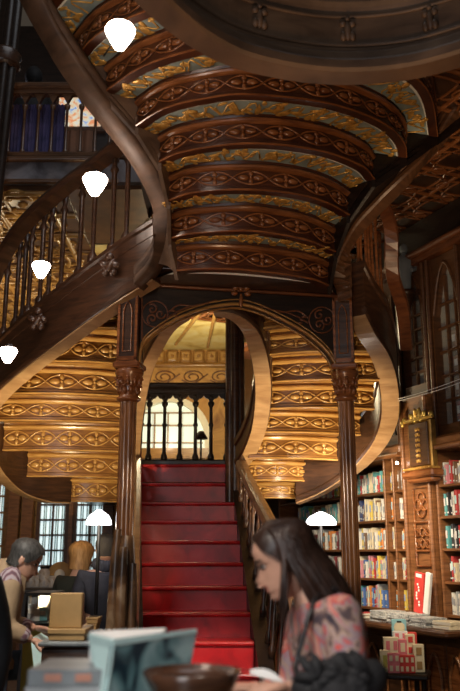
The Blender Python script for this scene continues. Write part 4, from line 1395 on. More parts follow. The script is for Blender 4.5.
def dcard(px0, py0, px1, py1, y, mat, m2, n2, th=.05):
    a, b = at(px0, py1, y), at(px1, py0, y)
    a.z = max(a.z, tz + .001) if py1 > 665 else a.z
    mb = MB(); mb.bbox(((a.x + b.x) / 2, y, (a.z + b.z) / 2), (b.x - a.x, th, b.z - a.z), 0, None, .003)
    w, h = b.x - a.x, b.z - a.z
    for i in range(n2[0]):
        for j in range(n2[1]):
            mb.box((a.x + w * (i + .5) / n2[0], y - th / 2 - .002, a.z + h * (j + .5) / n2[1]), (w / n2[0] * .5, .006, h / n2[1] * .55), 1)
    mb.build('card_box', [mat, m2], disp)
dcard(381, 650, 388, 672, 6.56, 'cream', 'yellow', (1, 1)); dcard(388, 653, 399, 673, 6.54, 'pink', 'cream', (2, 2)); dcard(399, 655, 414, 673, 6.54, 'redc', 'cream', (3, 2)); dcard(414, 644, 423, 672, 6.56, 'cream', 'cardb', (1, 2))
dcard(384, 637, 398, 653, 6.62, 'cream', 'pink', (2, 1)); dcard(398, 639, 406, 655, 6.61, 'pink', 'cream', (1, 1)); dcard(406, 634, 414, 655, 6.63, 'cream', 'redc', (1, 2))
dcard(393, 631, 407, 640, 6.68, 'white', 'pink', (2, 1)); dcard(407, 632, 416, 645, 6.68, 'redc', 'cream', (1, 1))
a, b = at(392, 636, 6.74), at(406, 619, 6.74)
mb = MB(); mb.bbox(((a.x + b.x) / 2, 6.74, (tz + b.z) / 2), (b.x - a.x, .02, b.z - tz), 0, None, .006)
mb.box(((a.x + b.x) / 2, 6.727, b.z - .02), (.035, .006, .012), 1)
for i in range(12):
    pass
mb.ell(((a.x + b.x) / 2, 6.728, (a.z + b.z) / 2 - .0), (.045, .004, .045), 2, None, 12, 6)
mb.build('hang_card', ['cyan', 'iron', 'cream'], disp)
mb = MB(); c = at(376, 669, 6.45); mb.plate([c + V((-.05, 0, .03)), c + V((.05, -.02, -.02)), c + V((.06, .03, -.02)), c + V((-.03, .05, .03))], (0, 0, .004)); 
mb.v = [p + V((.03, .06, 0)) for p in mb.v]
centred(mb, 'leaflet', 'lime', 'lime green leaflet sticking out at the left of the pink card display', 'leaflet')

# ================================================================== LEFT BACKGROUND
# dark table with jars behind the man
tb = thing('side_table', 'dark table with jars before the glazed doors', 'table', (at(48, 589, 8.05).x, 8.15, 0))
tbz = at(48, 588, 8.05).z
xa, xb = at(22, 588, 8.05).x, at(76, 588, 8.05).x
mb = MB(); mb.bbox(((xa + xb) / 2, 8.2, tbz - .025), (xb - xa, .5, .05), 0, None, .012); mb.build('tabletop', 'black', tb)
for x in (xa + .05, xb - .05):
    for y in (8.0, 8.4):
        mb = MB(); mb.box((x, y, (tbz - .05) / 2), (.05, .05, tbz - .05)); mb.build('leg', 'black', tb)
for i, (px, w, h, lab) in enumerate(((31, .05, .17, 'tall dark jar leftmost on the dark side table'), (37, .045, .13, 'short jar second from left on the dark side table'), (44, .06, .19, 'grey jar in the middle of the dark side table'), (52, .045, .12, 'short jar right of the grey one on the side table'))):
    x = at(px, 585, 8.15).x
    t = thing('jar', lab, 'jar', (x, 8.15, tbz), 0, 'jars on the side table')
    mb = MB(); mb.lathe((x, 8.15, tbz), [(w * .9, 0), (w, .01), (w, h * .8), (w * .7, h * .9), (w * .7, h * .92)], 12); mb.build('body', 'stonejar', t)
    mb = MB(); mb.lathe((x, 8.15, tbz + h * .92), [(w * .75, 0), (w * .75, h * .1), (w * .3, h * .13)], 12); mb.build('lid', 'brass' if i % 2 else 'iron', t)
x = at(60, 578, 8.15).x
mb = MB(); Rm = Matrix.Rotation(PI / 2, 3, 'X') 
mb.lathe((x, 8.15, tbz + .12), [(.03, -.02), (.115, -.02), (.12, 0), (.115, .02), (.03, .02)], 20, 0, True, Rm)
mb.lathe((x, 8.13, tbz + .12), [(.01, -.02), (.045, -.015), (.05, .01), (.03, .012)], 16, 1, True, Rm)
centred(mb, 'plate', ['cardb', 'pages'], 'round tan plate standing on the side table beside the blonde person', 'plate')

# lit display case
dc = thing('display_case', 'lit glass display case of papers behind the standing brown box', 'display case', (at(36, 640, 5.6).x, 5.75, 0))
xa, xb = at(26, 620, 5.6).x, at(53, 620, 5.6).x; za, zt1 = at(40, 626, 5.6).z, at(40, 594, 5.6).z
mb = MB(); mb.box(((xa + xb) / 2, 5.75, za / 2), (xb - xa, .4, za)); mb.build('cabinet_base', 'yellow', dc)
mb = MB(); mb.box(((xa + xb) / 2, 5.75, za + .01), (xb - xa, .4, .02)); 
for x in (xa + .008, xb - .008):
    for y in (5.56, 5.94):
        mb.box((x, y, (za + zt1) / 2), (.016, .016, zt1 - za))
mb.box(((xa + xb) / 2, 5.75, zt1), (xb - xa, .4, .02)); mb.build('frame', 'iron', dc)
mb = MB(); mb.box(((xa + xb) / 2, 5.56, (za + zt1) / 2), (xb - xa - .03, .004, zt1 - za - .03)); mb.build('glass_pane', 'glass', dc)
mb = MB(); mb.box(((xa + xb) / 2, 5.93, (za + zt1) / 2), (xb - xa - .03, .01, zt1 - za - .03)); mb.build('back_panel', 'white', dc)
for i, (px, w, h, col) in enumerate(((32, .06, .11, 'grey'), (38, .05, .08, 'white'), (44, .055, .09, 'teal'))):
    x = at(px, 620, 5.75).x
    mb = MB(); mb.bbox((x, 5.72, za + .021 + h / 2), (w, .03, h), 0, None, .004); mb.box((x, 5.703, za + .02 + h * .6), (w * .6, .004, h * .3), 1)
    centred(mb, 'booklet', ['bk_' + col, 'pages'], ['grey booklet standing at the left inside the lit display case', 'small white booklet in the middle of the lit display case', 'teal booklet at the right inside the lit display case'][i], 'booklet', 'booklets in the display case')
# slanted papers in front
mb = MB(); c = at(34, 655, 5.0)
mb.plate([at(31, 640, 5.25), at(46, 632, 5.42), at(50, 655, 5.3), at(36, 690, 5.08)], (.0, .01, .012)); centred(mb, 'poster_board', 'mint', 'pale slanted board between the jeans and the dark chest', 'board')

# chest with boxes
ch = thing('chest', 'dark glass-topped chest carrying the brown boxes', 'chest', (at(68, 690, 4.6).x, 4.72, 0))
xa, xb = at(40, 650, 4.55).x, at(97, 650, 4.55).x; tz4 = at(66, 642, 4.5).z
mb = MB(); mb.bbox(((xa + xb) / 2, 4.72, (tz4 - .03) / 2), (xb - xa - .03, .42, tz4 - .03), 0, None, .01)
for i in range(3):
    mb.box(((xa + xb) / 2, 4.505, tz4 - .16 - i * .2), (xb - xa - .1, .02, .16), 0)
mb.build('body', 'dark', ch)
mb = MB(); mb.bbox(((xa + xb) / 2, 4.72, tz4 - .012), (xb - xa, .46, .024), 0, None, .008); mb.build('top', 'gbook', ch)
def cbox(px0, px1, py0, py1, y, d, label, lid, name='box'):
    a, b = at(px0, py1, y), at(px1, py0, y)
    t = thing(name, label, 'box', ((a.x + b.x) / 2, y + d / 2, a.z))
    return a, b, t
a, b, t = cbox(47, 86, 629, 642, 4.55, .26, 'low flat brown card box lying under the standing box', True)
h = b.z - tz4
mb = MB(); mb.bbox(((a.x + b.x) / 2, 4.68, tz4 + h * .4 + .001), (b.x - a.x - .014, .26, h * .8), 0, None, .004); mb.build('box_body', 'cardb', t)
mb = MB(); mb.bbox(((a.x + b.x) / 2, 4.68, tz4 + h - h * .22), (b.x - a.x, .275, h * .44), 0, None, .004); mb.build('lid', 'cardb', t)
ztop = tz4 + h
a, b, t = cbox(49, 83, 593, 629, 4.6, .09, 'square brown card box standing on edge on the flat box', True)
mb = MB(); mb.bbox(((a.x + b.x) / 2, 4.62, (ztop + b.z) / 2 + .0005), (b.x - a.x, .05, b.z - ztop - .001), 0, None, .005)
mb.build('lid', 'cardb', t)
mb = MB(); mb.bbox(((a.x + b.x) / 2, 4.66, (ztop + b.z) / 2 + .0005), (b.x - a.x - .012, .06, b.z - ztop - .013), 0, None, .005); mb.build('box_body', 'cardb', t)
a, b = at(85, 630, 5.15), at(97, 617, 5.15)
for i in range(2):
    mb = MB(); hh = (b.z - a.z) / 2
    mb.bbox(((a.x + b.x) / 2 + .01 * i, 5.2, a.z + hh * (i + .5)), (b.x - a.x, .14, hh * .96), 0, None, .004); mb.bbox(((a.x + b.x) / 2 + .01 * i, 5.2, a.z + hh * (i + .8)), (b.x - a.x + .008, .146, hh * .36), 1, None, .003)
    centred(mb, 'box', ['cardb', 'cardb'], ['lower small brown box beside the dark-jacketed person', 'upper small brown box beside the dark-jacketed person'][i], 'box')
mb = MB(); zz = a.z - .0015
mb.bbox(((a.x + b.x) / 2 - .01, 5.19, zz / 2), (.14, .17, zz), 0, None, .01); centred(mb, 'pedestal', 'black', 'dark pedestal carrying the two small brown boxes', 'pedestal')

# ================================================================== FOREGROUND COUNTER
CZT = 1.08
mb = MB(); mb.bbox((0, 1.95, CZT - .03), (3.4, 1.22, .06), 0, None, .015)
fcn = thing('shop_counter', 'brown shop counter in the foreground along the bottom edge', 'counter', (0, 2.05, 0))
mb.build('top', 'brown', fcn)
mb = MB(); mb.box((0, 1.95, (CZT - .06) / 2), (3.2, 1.0, CZT - .06)); mb.build('body', 'dark', fcn)
def P_(px, py, y): return at(px, py, y)
# stack of grey books
z = CZT
for i, (a, b, mt, lab) in enumerate(((20, 110, 'gbook', 'bottom slate book of the flat pile in the left foreground'), (26, 108, 'gbook2', 'middle pale slate book of the flat foreground pile'), (28, 106, 'gbook', 'top slate book with orange print on the flat foreground pile'))):
    th = (at(60, 669, 2.3).z - CZT) / 3 - .001
    xa, xb = at(a, 680, 2.3).x, at(b, 680, 2.3).x
    t = thing('book', lab, 'book', ((xa + xb) / 2, 2.42, z), 0, 'flat books in the foreground')
    mb = MB(); mb.bbox(((xa + xb) / 2, 2.42, z + th - .003), (xb - xa, .26, .005), 0, None, .001); mb.bbox(((xa + xb) / 2, 2.42, z + .003), (xb - xa, .26, .005), 0, None, .001); mb.bbox(((xa + xb) / 2, 2.296, z + th / 2), (xb - xa, .01, th - .001), 0, None, .003)
    mb.build('cover', mt, t)
    mb = MB(); mb.box(((xa + xb) / 2, 2.425, z + th / 2), (xb - xa - .01, .24, th - .01)); mb.build('pages', 'pages', t)
    if i == 2:
        mb = MB()
        for px0, px1 in ((45, 62), (76, 92)):
            p0, p1 = at(px0, 680, 2.3).x, at(px1, 680, 2.3).x
            mb.box(((p0 + p1) / 2, 2.290, z + th * .55), (p1 - p0, .004, th * .45))
        mb.build('cover_print', 'orangep', t)
    z += th + .001
# open teal book standing on the counter
t = thing('open_book', 'open teal picture book propped upright in the foreground', 'book', (at(140, 680, 2.35).x, 2.35, CZT))
TL, TR, BR, BL = at(113, 640, 2.22), at(197, 629, 2.5), at(184, 666, 2.48), at(102, 682, 2.22)
def quad(mb, q, th, mat=0):
    n = (q[1] - q[0]).cross(q[3] - q[0]).normalized()
    if n.y > 0: n = -n
    mb.plate(q, -n * th, mat)
BL2, BR2 = V((BL.x, BL.y, CZT + .001)), V((BR.x, BR.y, CZT + .001))
mb = MB(); quad(mb, [TL, TR, BR2, BL2], .006); mb.build('front_cover', 'teal', t)
mb = MB()
e = (TR - TL)
quad(mb, [TL + V((0, 0, -.016)), TR + V((0, 0, -.012)), TR + V((0, -.001, 0)), TL + V((0, -.001, 0))], .004)
mb.v = [p + V((0, -.003, .001)) for p in mb.v]
mb.build('cover_strip', 'mint', t)
mb = MB(); L1, L2 = at(88, 634, 2.45), at(100, 676, 2.42)
quad(mb, [L1, TL, BL2, V((L2.x, L2.y, CZT + .001))], .006); mb.build('back_cover', 'mint', t)
mb = MB()
A1, B1_ = at(90, 631, 2.47), at(166, 628, 2.5)
mb.plate([A1 + V((.0, 0, 0)), B1_, TL.lerp(TR, .55) + V((0, .045, 0)), TL + V((.006, .045, 0))], (0, 0, -.11)); mb.build('pages', 'white', t)
# dark bowl
bc = V((at(192, 676, 2.25).x, 2.25, CZT)); br = 49 / FPX * 2.25 * .95; bh = at(192, 671, 2.25).z - CZT
mb = MB(); mb.lathe(bc, [(br * .35, 0), (br * .38, .006), (br * .6, bh * .3), (br * .9, bh * .8), (br, bh), (br * .97, bh + .003), (br * .85, bh * .78), (br * .5, bh * .4), (.01, bh * .33)], 36)
centred(mb, 'bowl', 'bowl', 'wide shallow dark wooden bowl on the foreground counter', 'bowl')

# ================================================================== PEOPLE
def skin_geo(nodes, edges, levels=2):
    names = list(nodes)
    me = bpy.data.meshes.new('tmp')
    me.from_pydata([tuple(nodes[n][0]) for n in names], [(names.index(a), names.index(b)) for a, b in edges], [])
    o = bpy.data.objects.new('tmp', me); C.objects.link(o)
    md = o.modifiers.new('s', 'SKIN'); md.use_smooth_shade = True
    sv = me.skin_vertices[0].data
    for i, n in enumerate(names):
        r = nodes[n][1]
        sv[i].radius = r if isinstance(r, tuple) else (r, r)
        sv[i].use_root = (i == 0)
    sb = o.modifiers.new('b', 'SUBSURF'); sb.levels = levels; sb.render_levels = levels
    dg = bpy.context.evaluated_depsgraph_get()
    ev = o.evaluated_get(dg); m2 = ev.to_mesh()
    vs = [v.co.copy() for v in m2.vertices]; fs = [tuple(p.vertices) for p in m2.polygons]
    ev.to_mesh_clear()
    bpy.data.objects.remove(o); bpy.data.meshes.remove(me)
    return vs, fs

def interp(tab, z):
    for (a, b), (c, d) in zip(tab, tab[1:]):
        if a <= z <= c:
            q = (z - a) / (c - a); q = q * q * (3 - 2 * q) * .4 + q * .6
            return b + (d - b) * q
    return tab[0][1] if z < tab[0][0] else tab[-1][1]
FR = [(-.118, .045), (-.112, .074), (-.100, .086), (-.086, .081), (-.074, .092), (-.066, .087), (-.058, .092), (-.048, .086), (-.02, .083), (0, .079), (.018, .090), (.05, .092), (.08, .078), (.10, .055), (.118, .0)]
BK = [(-.118, .0), (-.10, .02), (-.07, .05), (-.03, .08), (.03, .100), (.07, .092), (.10, .06), (.118, 0)]
WD = [(-.118, .018), (-.105, .036), (-.075, .054), (-.03, .066), (0, .071), (.04, .075), (.075, .064), (.10, .042), (.118, 0)]
def head(mb, Mx, skin=0, lip=1, ew=2, pu=3, nose=1.0):
    nl, nr = 34, 32
    rows = []
    for i in range(nl + 1):
        z = -.118 + .236 * i / nl
        f, b, w = interp(FR, z), interp(BK, z), interp(WD, z)
        row = []
        for j in range(nr):
            a = 2 * PI * j / nr
            c, s = math.cos(a), math.sin(a)
            y = (f if c > 0 else b) * (abs(c) ** .9) * (1 if c > 0 else -1)
            x = w * (abs(s) ** .9) * (1 if s > 0 else -1)
            if c > 0:
                g = math.exp(-(math.atan2(s, c) / .17) ** 2)
                zz = interp([(-.066, 0), (-.054, .012), (-.046, .026), (-.036, .027), (-.015, .014), (.008, .006), (.02, 0)], z)
                y += g * zz * nose
                for sg in (-1, 1):   # eye sockets
                    y -= .008 * math.exp(-((x - sg * .031) / .014) ** 2 - ((z - .002) / .012) ** 2)
            row.append(Mx @ V((x, y, z)))
        rows.append(row)
    vs = [p for r in rows for p in r]
    fs, fl = [], []
    for i in range(nl):
        for j in range(nr):
            q = (i * nr + j, i * nr + (j + 1) % nr, (i + 1) * nr + (j + 1) % nr, (i + 1) * nr + j)
            z = -.118 + .236 * (i + .5) / nl
            a = 2 * PI * (j + .5) / nr
            a = min(a, 2 * PI - a)
            (fl if -.083 < z < -.058 and a < .36 else fs).append(q)
    mb.add(vs, fs, skin, True); mb.add(vs, fl, lip, True)
    R3 = Mx.to_3x3()
    for sg in (-1, 1):
        mb.ell(Mx @ V((sg * .031, .070, .001)), (.012, .0085, .0028), ew, R3, 10, 6)
        mb.ell(Mx @ V((sg * .031, .0778, .0)), (.0055, .004, .0062), pu, R3, 8, 5)
        mb.ell(Mx @ V((sg * .031, .0765, .0055)), (.016, .0065, .004), pu, R3, 8, 4)
        mb.tube([Mx @ V((sg * (.014 + .036 * q), .089 - .018 * q * q, .019 + .006 * math.sin(q * 2.4))) for q in (0, .33, .66, 1)], [.002, .0035, .003, .001], 5, pu)
        mb.ell(Mx @ V((sg * .075, -.008, -.008)), (.008, .018, .030), skin, R3, 8, 6)
        mb.ell(Mx @ V((sg * .011, .103 * 1, -.052)), (.007, .008, .006), skin, R3, 7, 4)

def hair_cap(mb, Mx, line, off=.010, mat=0, wob=.004, seed=1):
    """line(a) -> lowest z of the hair at angle a (0 = face)"""
    rnd = random.Random(seed)
    nr, nl = 40, 14
    rows = []
    for i in range(nl + 1):
        row = []
        for j in range(nr + 1):
            a = 2 * PI * j / nr; aa = min(a, 2 * PI - a)
            z0 = line(aa)
            z = z0 + (.118 - z0) * i / nl
            zc = max(z, -.03) if z < -.03 else z
            f, b, w = interp(FR, zc), interp(BK, zc), interp(WD, zc)
            c, s = math.cos(a), math.sin(a)
            o = off * (1 + .0 * z) + wob * math.sin(j * 2.3 + i * .8) * .5
            y = ((f if c > 0 else b) + o) * (abs(c) ** .9) * (1 if c > 0 else -1)
            x = (w + o) * (abs(s) ** .9) * (1 if s > 0 else -1)
            row.append(Mx @ V((x, y, z + off * (i / nl))))
        rows.append(row)
    mb.grid(rows, mat)

def finger(root, dirv, up, lens, curl, r):
    """chain of points for one finger; curl bends towards -up"""
    pts = [root]; d = dirv.normalized()
    ax = d.cross(up).normalized()
    p = root.copy()
    for k, L in enumerate(lens):
        d = Matrix.Rotation(-curl[k], 3, ax) @ d
        p = p + d * L; pts.append(p.copy())
    return pts
def hand(mb, wrist, fwd, up, left, mat=0, curl=.35, size=1.0):
    """palm along fwd, back of the hand along up; left: thumb side sign"""
    fwd = fwd.normalized(); up = (up - fwd * up.dot(fwd)).normalized(); side = fwd.cross(up) * left
    s = size
    nodes = {'w': (wrist, (.021 * s, .017 * s)), 'm': (wrist + fwd * .04 * s, (.030 * s, .014 * s)), 'k': (wrist + fwd * .078 * s, (.034 * s, .012 * s))}
    # palm as flattened ellipsoids joined
    Bm = basis(side, fwd, up)
    mb.ell(wrist + fwd * .045 * s, (.038 * s, .052 * s, .015 * s), mat, Bm, 12, 8)
    mb.ell(wrist + fwd * .01 * s, (.026 * s, .03 * s, .018 * s), mat, Bm, 10, 6)
    for q, (o, ln) in enumerate(((.028, .072), (.009, .080), (-.010, .075), (-.028, .060))):
        root = wrist + fwd * (.078 - abs(o) * .15) * s + side * o * s
        pts = finger(root, fwd + side * o * 1.2, up, [ln * .45 * s, ln * .3 * s, ln * .25 * s], [curl * .8, curl, curl * .8], 0)
        mb.tube(cr([root - fwd * .015 * s] + pts, 10), [.0095 * s] * 5 + [.0088 * s, .0082 * s, .0078 * s, .0068 * s, .003 * s], 8, mat)
    root = wrist + fwd * .025 * s + side * .028 * s
    mb.tube(cr([root, root + (fwd * .6 + side * .75) * .035 * s - up * .006, root + (fwd * .95 + side * .55) * .062 * s - up * .014, root + (fwd * 1.1 + side * .35) * .083 * s - up * .02], 9), [.014 * s, .013 * s, .012 * s, .011 * s, .0105 * s, .010 * s, .009 * s, .008 * s, .004 * s], 8, mat)

def person(label, loc, rz, J, rad, top, bottom, shoes, hairfn, headM, skin='skin', extras=None, sleeve_end=.93):
    """J: joints in local frame (x right, y forward, z up)"""
    t = thing('person', label, 'person', loc, rz)
    W = ROOT[t.name]
    def w(p): return W @ V(p)
    j = {k: w(p) for k, p in J.items()}
    mb = MB()
    R = dict(pelvis=(.135, .10), waist=(.115, .09), chest=(.145, .10), neck0=(.055, .055), neck1=(.048, .05), sh=.052, el=.038, wr=.026, hip=.085, kn=.058, an=.040, toe=.035)
    R.update(rad)
    nodes = {k: (j[k], R[r]) for k, r in (('pelvis', 'pelvis'), ('waist', 'waist'), ('chest', 'chest'), ('neck0', 'neck0'), ('neck1', 'neck1'), ('shL', 'sh'), ('elL', 'el'), ('wrL', 'wr'), ('shR', 'sh'), ('elR', 'el'), ('wrR', 'wr'), ('hipL', 'hip'), ('knL', 'kn'), ('anL', 'an'), ('toL', 'toe'), ('hipR', 'hip'), ('knR', 'kn'), ('anR', 'an'), ('toR', 'toe'))}
    E = [('pelvis', 'waist'), ('waist', 'chest'), ('chest', 'neck0'), ('neck0', 'neck1'), ('chest', 'shL'), ('shL', 'elL'), ('elL', 'wrL'), ('chest', 'shR'), ('shR', 'elR'), ('elR', 'wrR'), ('pelvis', 'hipL'), ('hipL', 'knL'), ('knL', 'anL'), ('anL', 'toL'), ('pelvis', 'hipR'), ('hipR', 'knR'), ('knR', 'anR'), ('anR', 'toR')]
    def sub(names, grow, cut=None):
        nd = {}
        for k in names:
            p, r = nodes[k]
            r = r if isinstance(r, tuple) else (r, r)
            nd[k] = (p, (r[0] + grow, r[1] + grow))
        for k, (a, b, q) in (cut or {}).items():
            nd[k] = (nodes[a][0].lerp(nodes[b][0], q), nd[k][1])
        return nd, [e for e in E if e[0] in nd and e[1] in nd]
    vs, fs = skin_geo(nodes, E, 2); mb.add(vs, fs, 0, True)
    HM = W @ headM
    head(mb, HM)
    for sd, sg in (('L', -1), ('R', 1)):
        fwd = (j['wr' + sd] - j['el' + sd]).normalized()
        up = W.to_3x3() @ V((sg * .3, .3, .8))
        hd = extras.get('hand' + sd) if extras else None
        if hd: fwd = (W.to_3x3() @ V(hd[0])).normalized(); up = W.to_3x3() @ V(hd[1])
        hand(mb, j['wr' + sd] + fwd * .01, fwd, up, sg * (-1 if hd and hd[2] else 1), 0, hd[3] if hd else .4)
    mb.build('body', [skin, 'lip', 'eyew', 'pupil'], t)
    nd, ed = sub(['pelvis', 'waist', 'chest', 'neck0', 'shL', 'elL', 'wrL', 'shR', 'elR', 'wrR', 'hipL', 'hipR'], .021, {'wrL': ('elL', 'wrL', sleeve_end), 'wrR': ('elR', 'wrR', sleeve_end), 'neck0': ('chest', 'neck0', .75), 'hipL': ('pelvis', 'hipL', .6), 'hipR': ('pelvis', 'hipR', .6)})
    mb = MB(); vs, fs = skin_geo(nd, ed, 2); mb.add(vs, fs, 0, True); mb.build(top[1], top[0], t)
    nd, ed = sub(['pelvis', 'hipL', 'knL', 'anL', 'hipR', 'knR', 'anR'], .010)
    mb = MB(); vs, fs = skin_geo(nd, ed, 2); mb.add(vs, fs, 0, True); mb.build(bottom[1], bottom[0], t)
    for sd in 'LR':
        mb = MB(); a, b = j['an' + sd], j['to' + sd]
        d = (b - a); d.z = 0; d.normalize()
        Bm = basis(V((d.y, -d.x, 0)), d, V((0, 0, 1)))
        mb.ell(V((a.x, a.y, loc[2] + .045)) + d * .07, (.05, .15, .045), 0, Bm, 12, 8); mb.ell(V((a.x, a.y, loc[2] + .07)), (.055, .06, .06), 0, Bm, 10, 6)
        mb.v = [V((p.x, p.y, max(p.z, loc[2] + .002))) for p in mb.v]
        mb.build('shoe', shoes, t)
    hb = MB(); m = hairfn(hb, HM); hb.build('hair', m, t)
    return t, W, j, HM

def stand(h=1.0, lean=0.0, el=(.0, .0)):
    J = dict(pelvis=(0, 0, .95), waist=(0, lean * .15, 1.10), chest=(0, lean * .5, 1.30), neck0=(0, lean * .8, 1.44), neck1=(0, lean, 1.53),
             shL=(-.185, lean * .6, 1.38), elL=(-.24, lean * .6 - .02, 1.10), wrL=(-.23, lean * .6 + .10, .87), shR=(.185, lean * .6, 1.38), elR=(.24, lean * .6 - .02, 1.10), wrR=(.23, lean * .6 + .10, .87),
             hipL=(-.10, 0, .88), knL=(-.105, .02, .49), anL=(-.11, -.02, .10), toL=(-.12, .14, .04), hipR=(.10, 0, .88), knR=(.105, .02, .49), anR=(.11, -.02, .10), toR=(.12, .14, .04))
    return {k: V(p) * h for k, p in J.items()}
def headmat(pos, pitch, yaw=0.0, roll=0.0, s=1.0):
    return Matrix.Translation(V(pos)) @ Matrix.Rotation(yaw, 4, 'Z') @ Matrix.Rotation(pitch, 4, 'X') @ Matrix.Rotation(roll, 4, 'Y') @ Matrix.Scale(s, 4)

# --- woman in the foreground: faces left (-X); local forward = +Y -> rz = +90deg
HC = at(284, 559, 2.66)
hipw = at(352, 760, 2.72)
WLOC = (hipw.x + .03, 2.78, 0)
WRZ = PI / 2 - .12
Wm = Matrix.Translation(V(WLOC)) @ Matrix.Rotation(WRZ, 4, 'Z'); Wi = Wm.inverted()
def loc(px, py, y): return Wi @ at(px, py, y)
J = stand(.97)
J['chest'] = loc(326, 632, 2.68); J['waist'] = loc(335, 700, 2.70); J['pelvis'] = loc(345, 752, 2.72)
J['neck0'] = loc(309, 603, 2.67); J['neck1'] = loc(297, 585, 2.66)
J['shL'] = loc(340, 612, 2.53); J['elL'] = loc(352, 690, 2.44); J['wrL'] = loc(296, 688, 2.40)
J['shR'] = loc(306, 620, 2.82); J['elR'] = loc(292, 700, 2.84); J['wrR'] = loc(262, 688, 2.66)
hl = Wi @ HC
def hair_w(hb, HM):
    hair_cap(hb, HM, lambda a: (.088 if a < .6 else (.088 - (a - .6) * .10 if a < 1.35 else (.012 - (a - 1.35) * .25 if a < 1.7 else -.07))), .013, 0)
    rnd = random.Random(3)
    Rg = V((0, 0, -1)); iW = HM
    for k in range(120):
        a = 1.5 + (2 * PI - 3.0) * (k / 119)
        aa = min(a, 2 * PI - a)
        c, s = math.cos(a), math.sin(a)
        top = V((.012 * (1 if s > 0 else -1), .03 + .02 * c, .122))
        zs = .02
        rr = .015
        p1 = V(((interp(WD, .08) + rr) * s, (interp(FR if c > 0 else BK, .08) + rr) * c, .085))
        p2 = V(((interp(WD, 0) + rr + .004) * s, (interp(FR if c > 0 else BK, .02) + rr) * c, .005))
        P0, P1, P2 = HM @ top, HM @ p1, HM @ p2
        L = rnd.uniform(.15, .26) if aa > 1.9 else rnd.uniform(.13, .20)
        back = (HM.to_3x3() @ V((0, -1, 0))); back.z = 0; back.normalize()
        out = (P2 - HM @ V((0, 0, 0))); out.z = 0
        drift = back * (.10 if aa > 1.6 else -.005) * L / .2
        P3 = P2 + V((0, 0, -L * .5)) + drift * .6 + out * .10 + V((rnd.uniform(-.008, .008), rnd.uniform(-.008, .008), 0))
        P4 = P2 + V((0, 0, -L)) + drift * 1.1 + out * .02 + V((rnd.uniform(-.015, .015), rnd.uniform(-.015, .015), 0))
        hb.tube(cr([P0, P1, P2, P3, P4], 14), [.006, .009, .011, .012, .012, .012, .0115, .011, .011, .010, .009, .008, .006, .002], 6, 0, True, .7)
    return 'hair'
wt, Ww, wj, wHM = person('woman with long dark hair in a floral blouse looking down at a booklet', WLOC, WRZ, J,
    dict(chest=(.115, .085), waist=(.10, .08), sh=.05, neck0=(.046, .046), neck1=(.042, .044), el=.036), ('floral', 'blouse'), ('blackc', 'trousers'), 'leather', hair_w,
    headmat(hl, -.36, .12, 0, .97), 'skin', dict(handL=((-.15, 1, .0), (.2, .2, .9), 0, .35), handR=((.1, 1, -.02), (0, .1, 1), 0, .25)))
# shoulder bag
bag = thing('shoulder_bag', 'black bag with thin strap slung over the shoulder of the woman', 'bag', tuple(at(345, 691, 2.36)))
mb = MB()
rnd = random.Random(5)
for px, py, y, r in ((350, 672, 2.36, .06), (330, 676, 2.35, .055), (358, 688, 2.34, .08), (316, 690, 2.33, .065), (338, 694, 2.32, .08), (308, 696, 2.33, .05), (362, 668, 2.38, .045)):
    mb.ell(at(px, py, y), (r * rnd.uniform(.9, 1.25), r * .6, r * rnd.uniform(.55, .85)), 0, rotz(rnd.uniform(-.4, .4)) @ Matrix.Rotation(rnd.uniform(-.7, .7), 3, 'Y'), 14, 9)
for q in range(26):
    px, py = rnd.uniform(306, 362), rnd.uniform(662, 696)
    an = rnd.uniform(-.3, 1.3); ln_ = rnd.uniform(8, 18)
    a = at(px - ln_ * math.cos(an), py - ln_ * math.sin(an), 2.33); b = at(px + ln_ * math.cos(an), py + ln_ * math.sin(an), 2.30)
    mb.tube(cr([a, a.lerp(b, .5) + V((rnd.uniform(-.01, .01), -.02, rnd.uniform(0, .015))), b], 8), [.004, .009, .013, .015, .014, .012, .008, .004], 7, 0)
mb.build('bag_body', 'blackc', bag)
mb = MB()
mb.tube(cr([at(336, 590, 2.56), at(327, 588, 2.60), at(316, 598, 2.56), at(308, 620, 2.53), at(301, 645, 2.52), at(296, 668, 2.50), at(305, 690, 2.42)], 30), .0085, 6)
mb.build('strap', 'leather', bag)
# white booklet in her hand
mb = MB()
rows = []
for i in range(9):
    q = i / 8
    rows.append([at(250 + 34 * q + 4 * (0 if j else 0), 672 + (4 if j else -5) * math.sin(PI * (.12 + .8 * q)) + 10 * q * q, 2.42 - .02 * j) + V((0, 0, 0)) for j in (0, 1)])
mb.grid(rows, 0)
mb.grid([[p + V((0, .012, -.004)) for p in r] for r in rows], 0)
centred(mb, 'booklet', 'white', 'white folded booklet held in the hands of the woman', 'booklet')

# --- man at left, facing right and looking down
mh = at(25, 559, 5.1)
def hair_short(mat, sd=1):
    def fn(hb, HM):
        hair_cap(hb, HM, lambda a: (.072 if a < .6 else (.072 - (a - .6) * .13 if a < 1.3 else (-.012 if a < 1.7 else -.065))), .010, 0, .008, sd)
        return mat
    return fn
mloc = (mh.x - .17, 5.15, 0)
Jm = stand(1.0, .10)
W2 = (Matrix.Translation(V(mloc)) @ Matrix.Rotation(-PI / 2 + .35, 4, 'Z')).inverted()
Jm['neck1'] = W2 @ at(19, 572, 5.12); Jm['neck0'] = W2 @ at(14, 580, 5.13)
Jm['wrR'] = W2 @ at(33, 640, 4.95); Jm['wrL'] = W2 @ at(36, 628, 5.3)
person('man with short greying hair in a beige jacket and jeans, looking down at left', mloc, -PI / 2 + .35, Jm, {}, ('plaid', 'shirt'), ('jeans', 'jeans'), 'leather', hair_short('hairg', 2), headmat(W2 @ mh, -.5, -.2), 'skin', dict())
man = [o for o in C.objects if o.name.startswith('person')][1]
Wmn = ROOT[man.name]
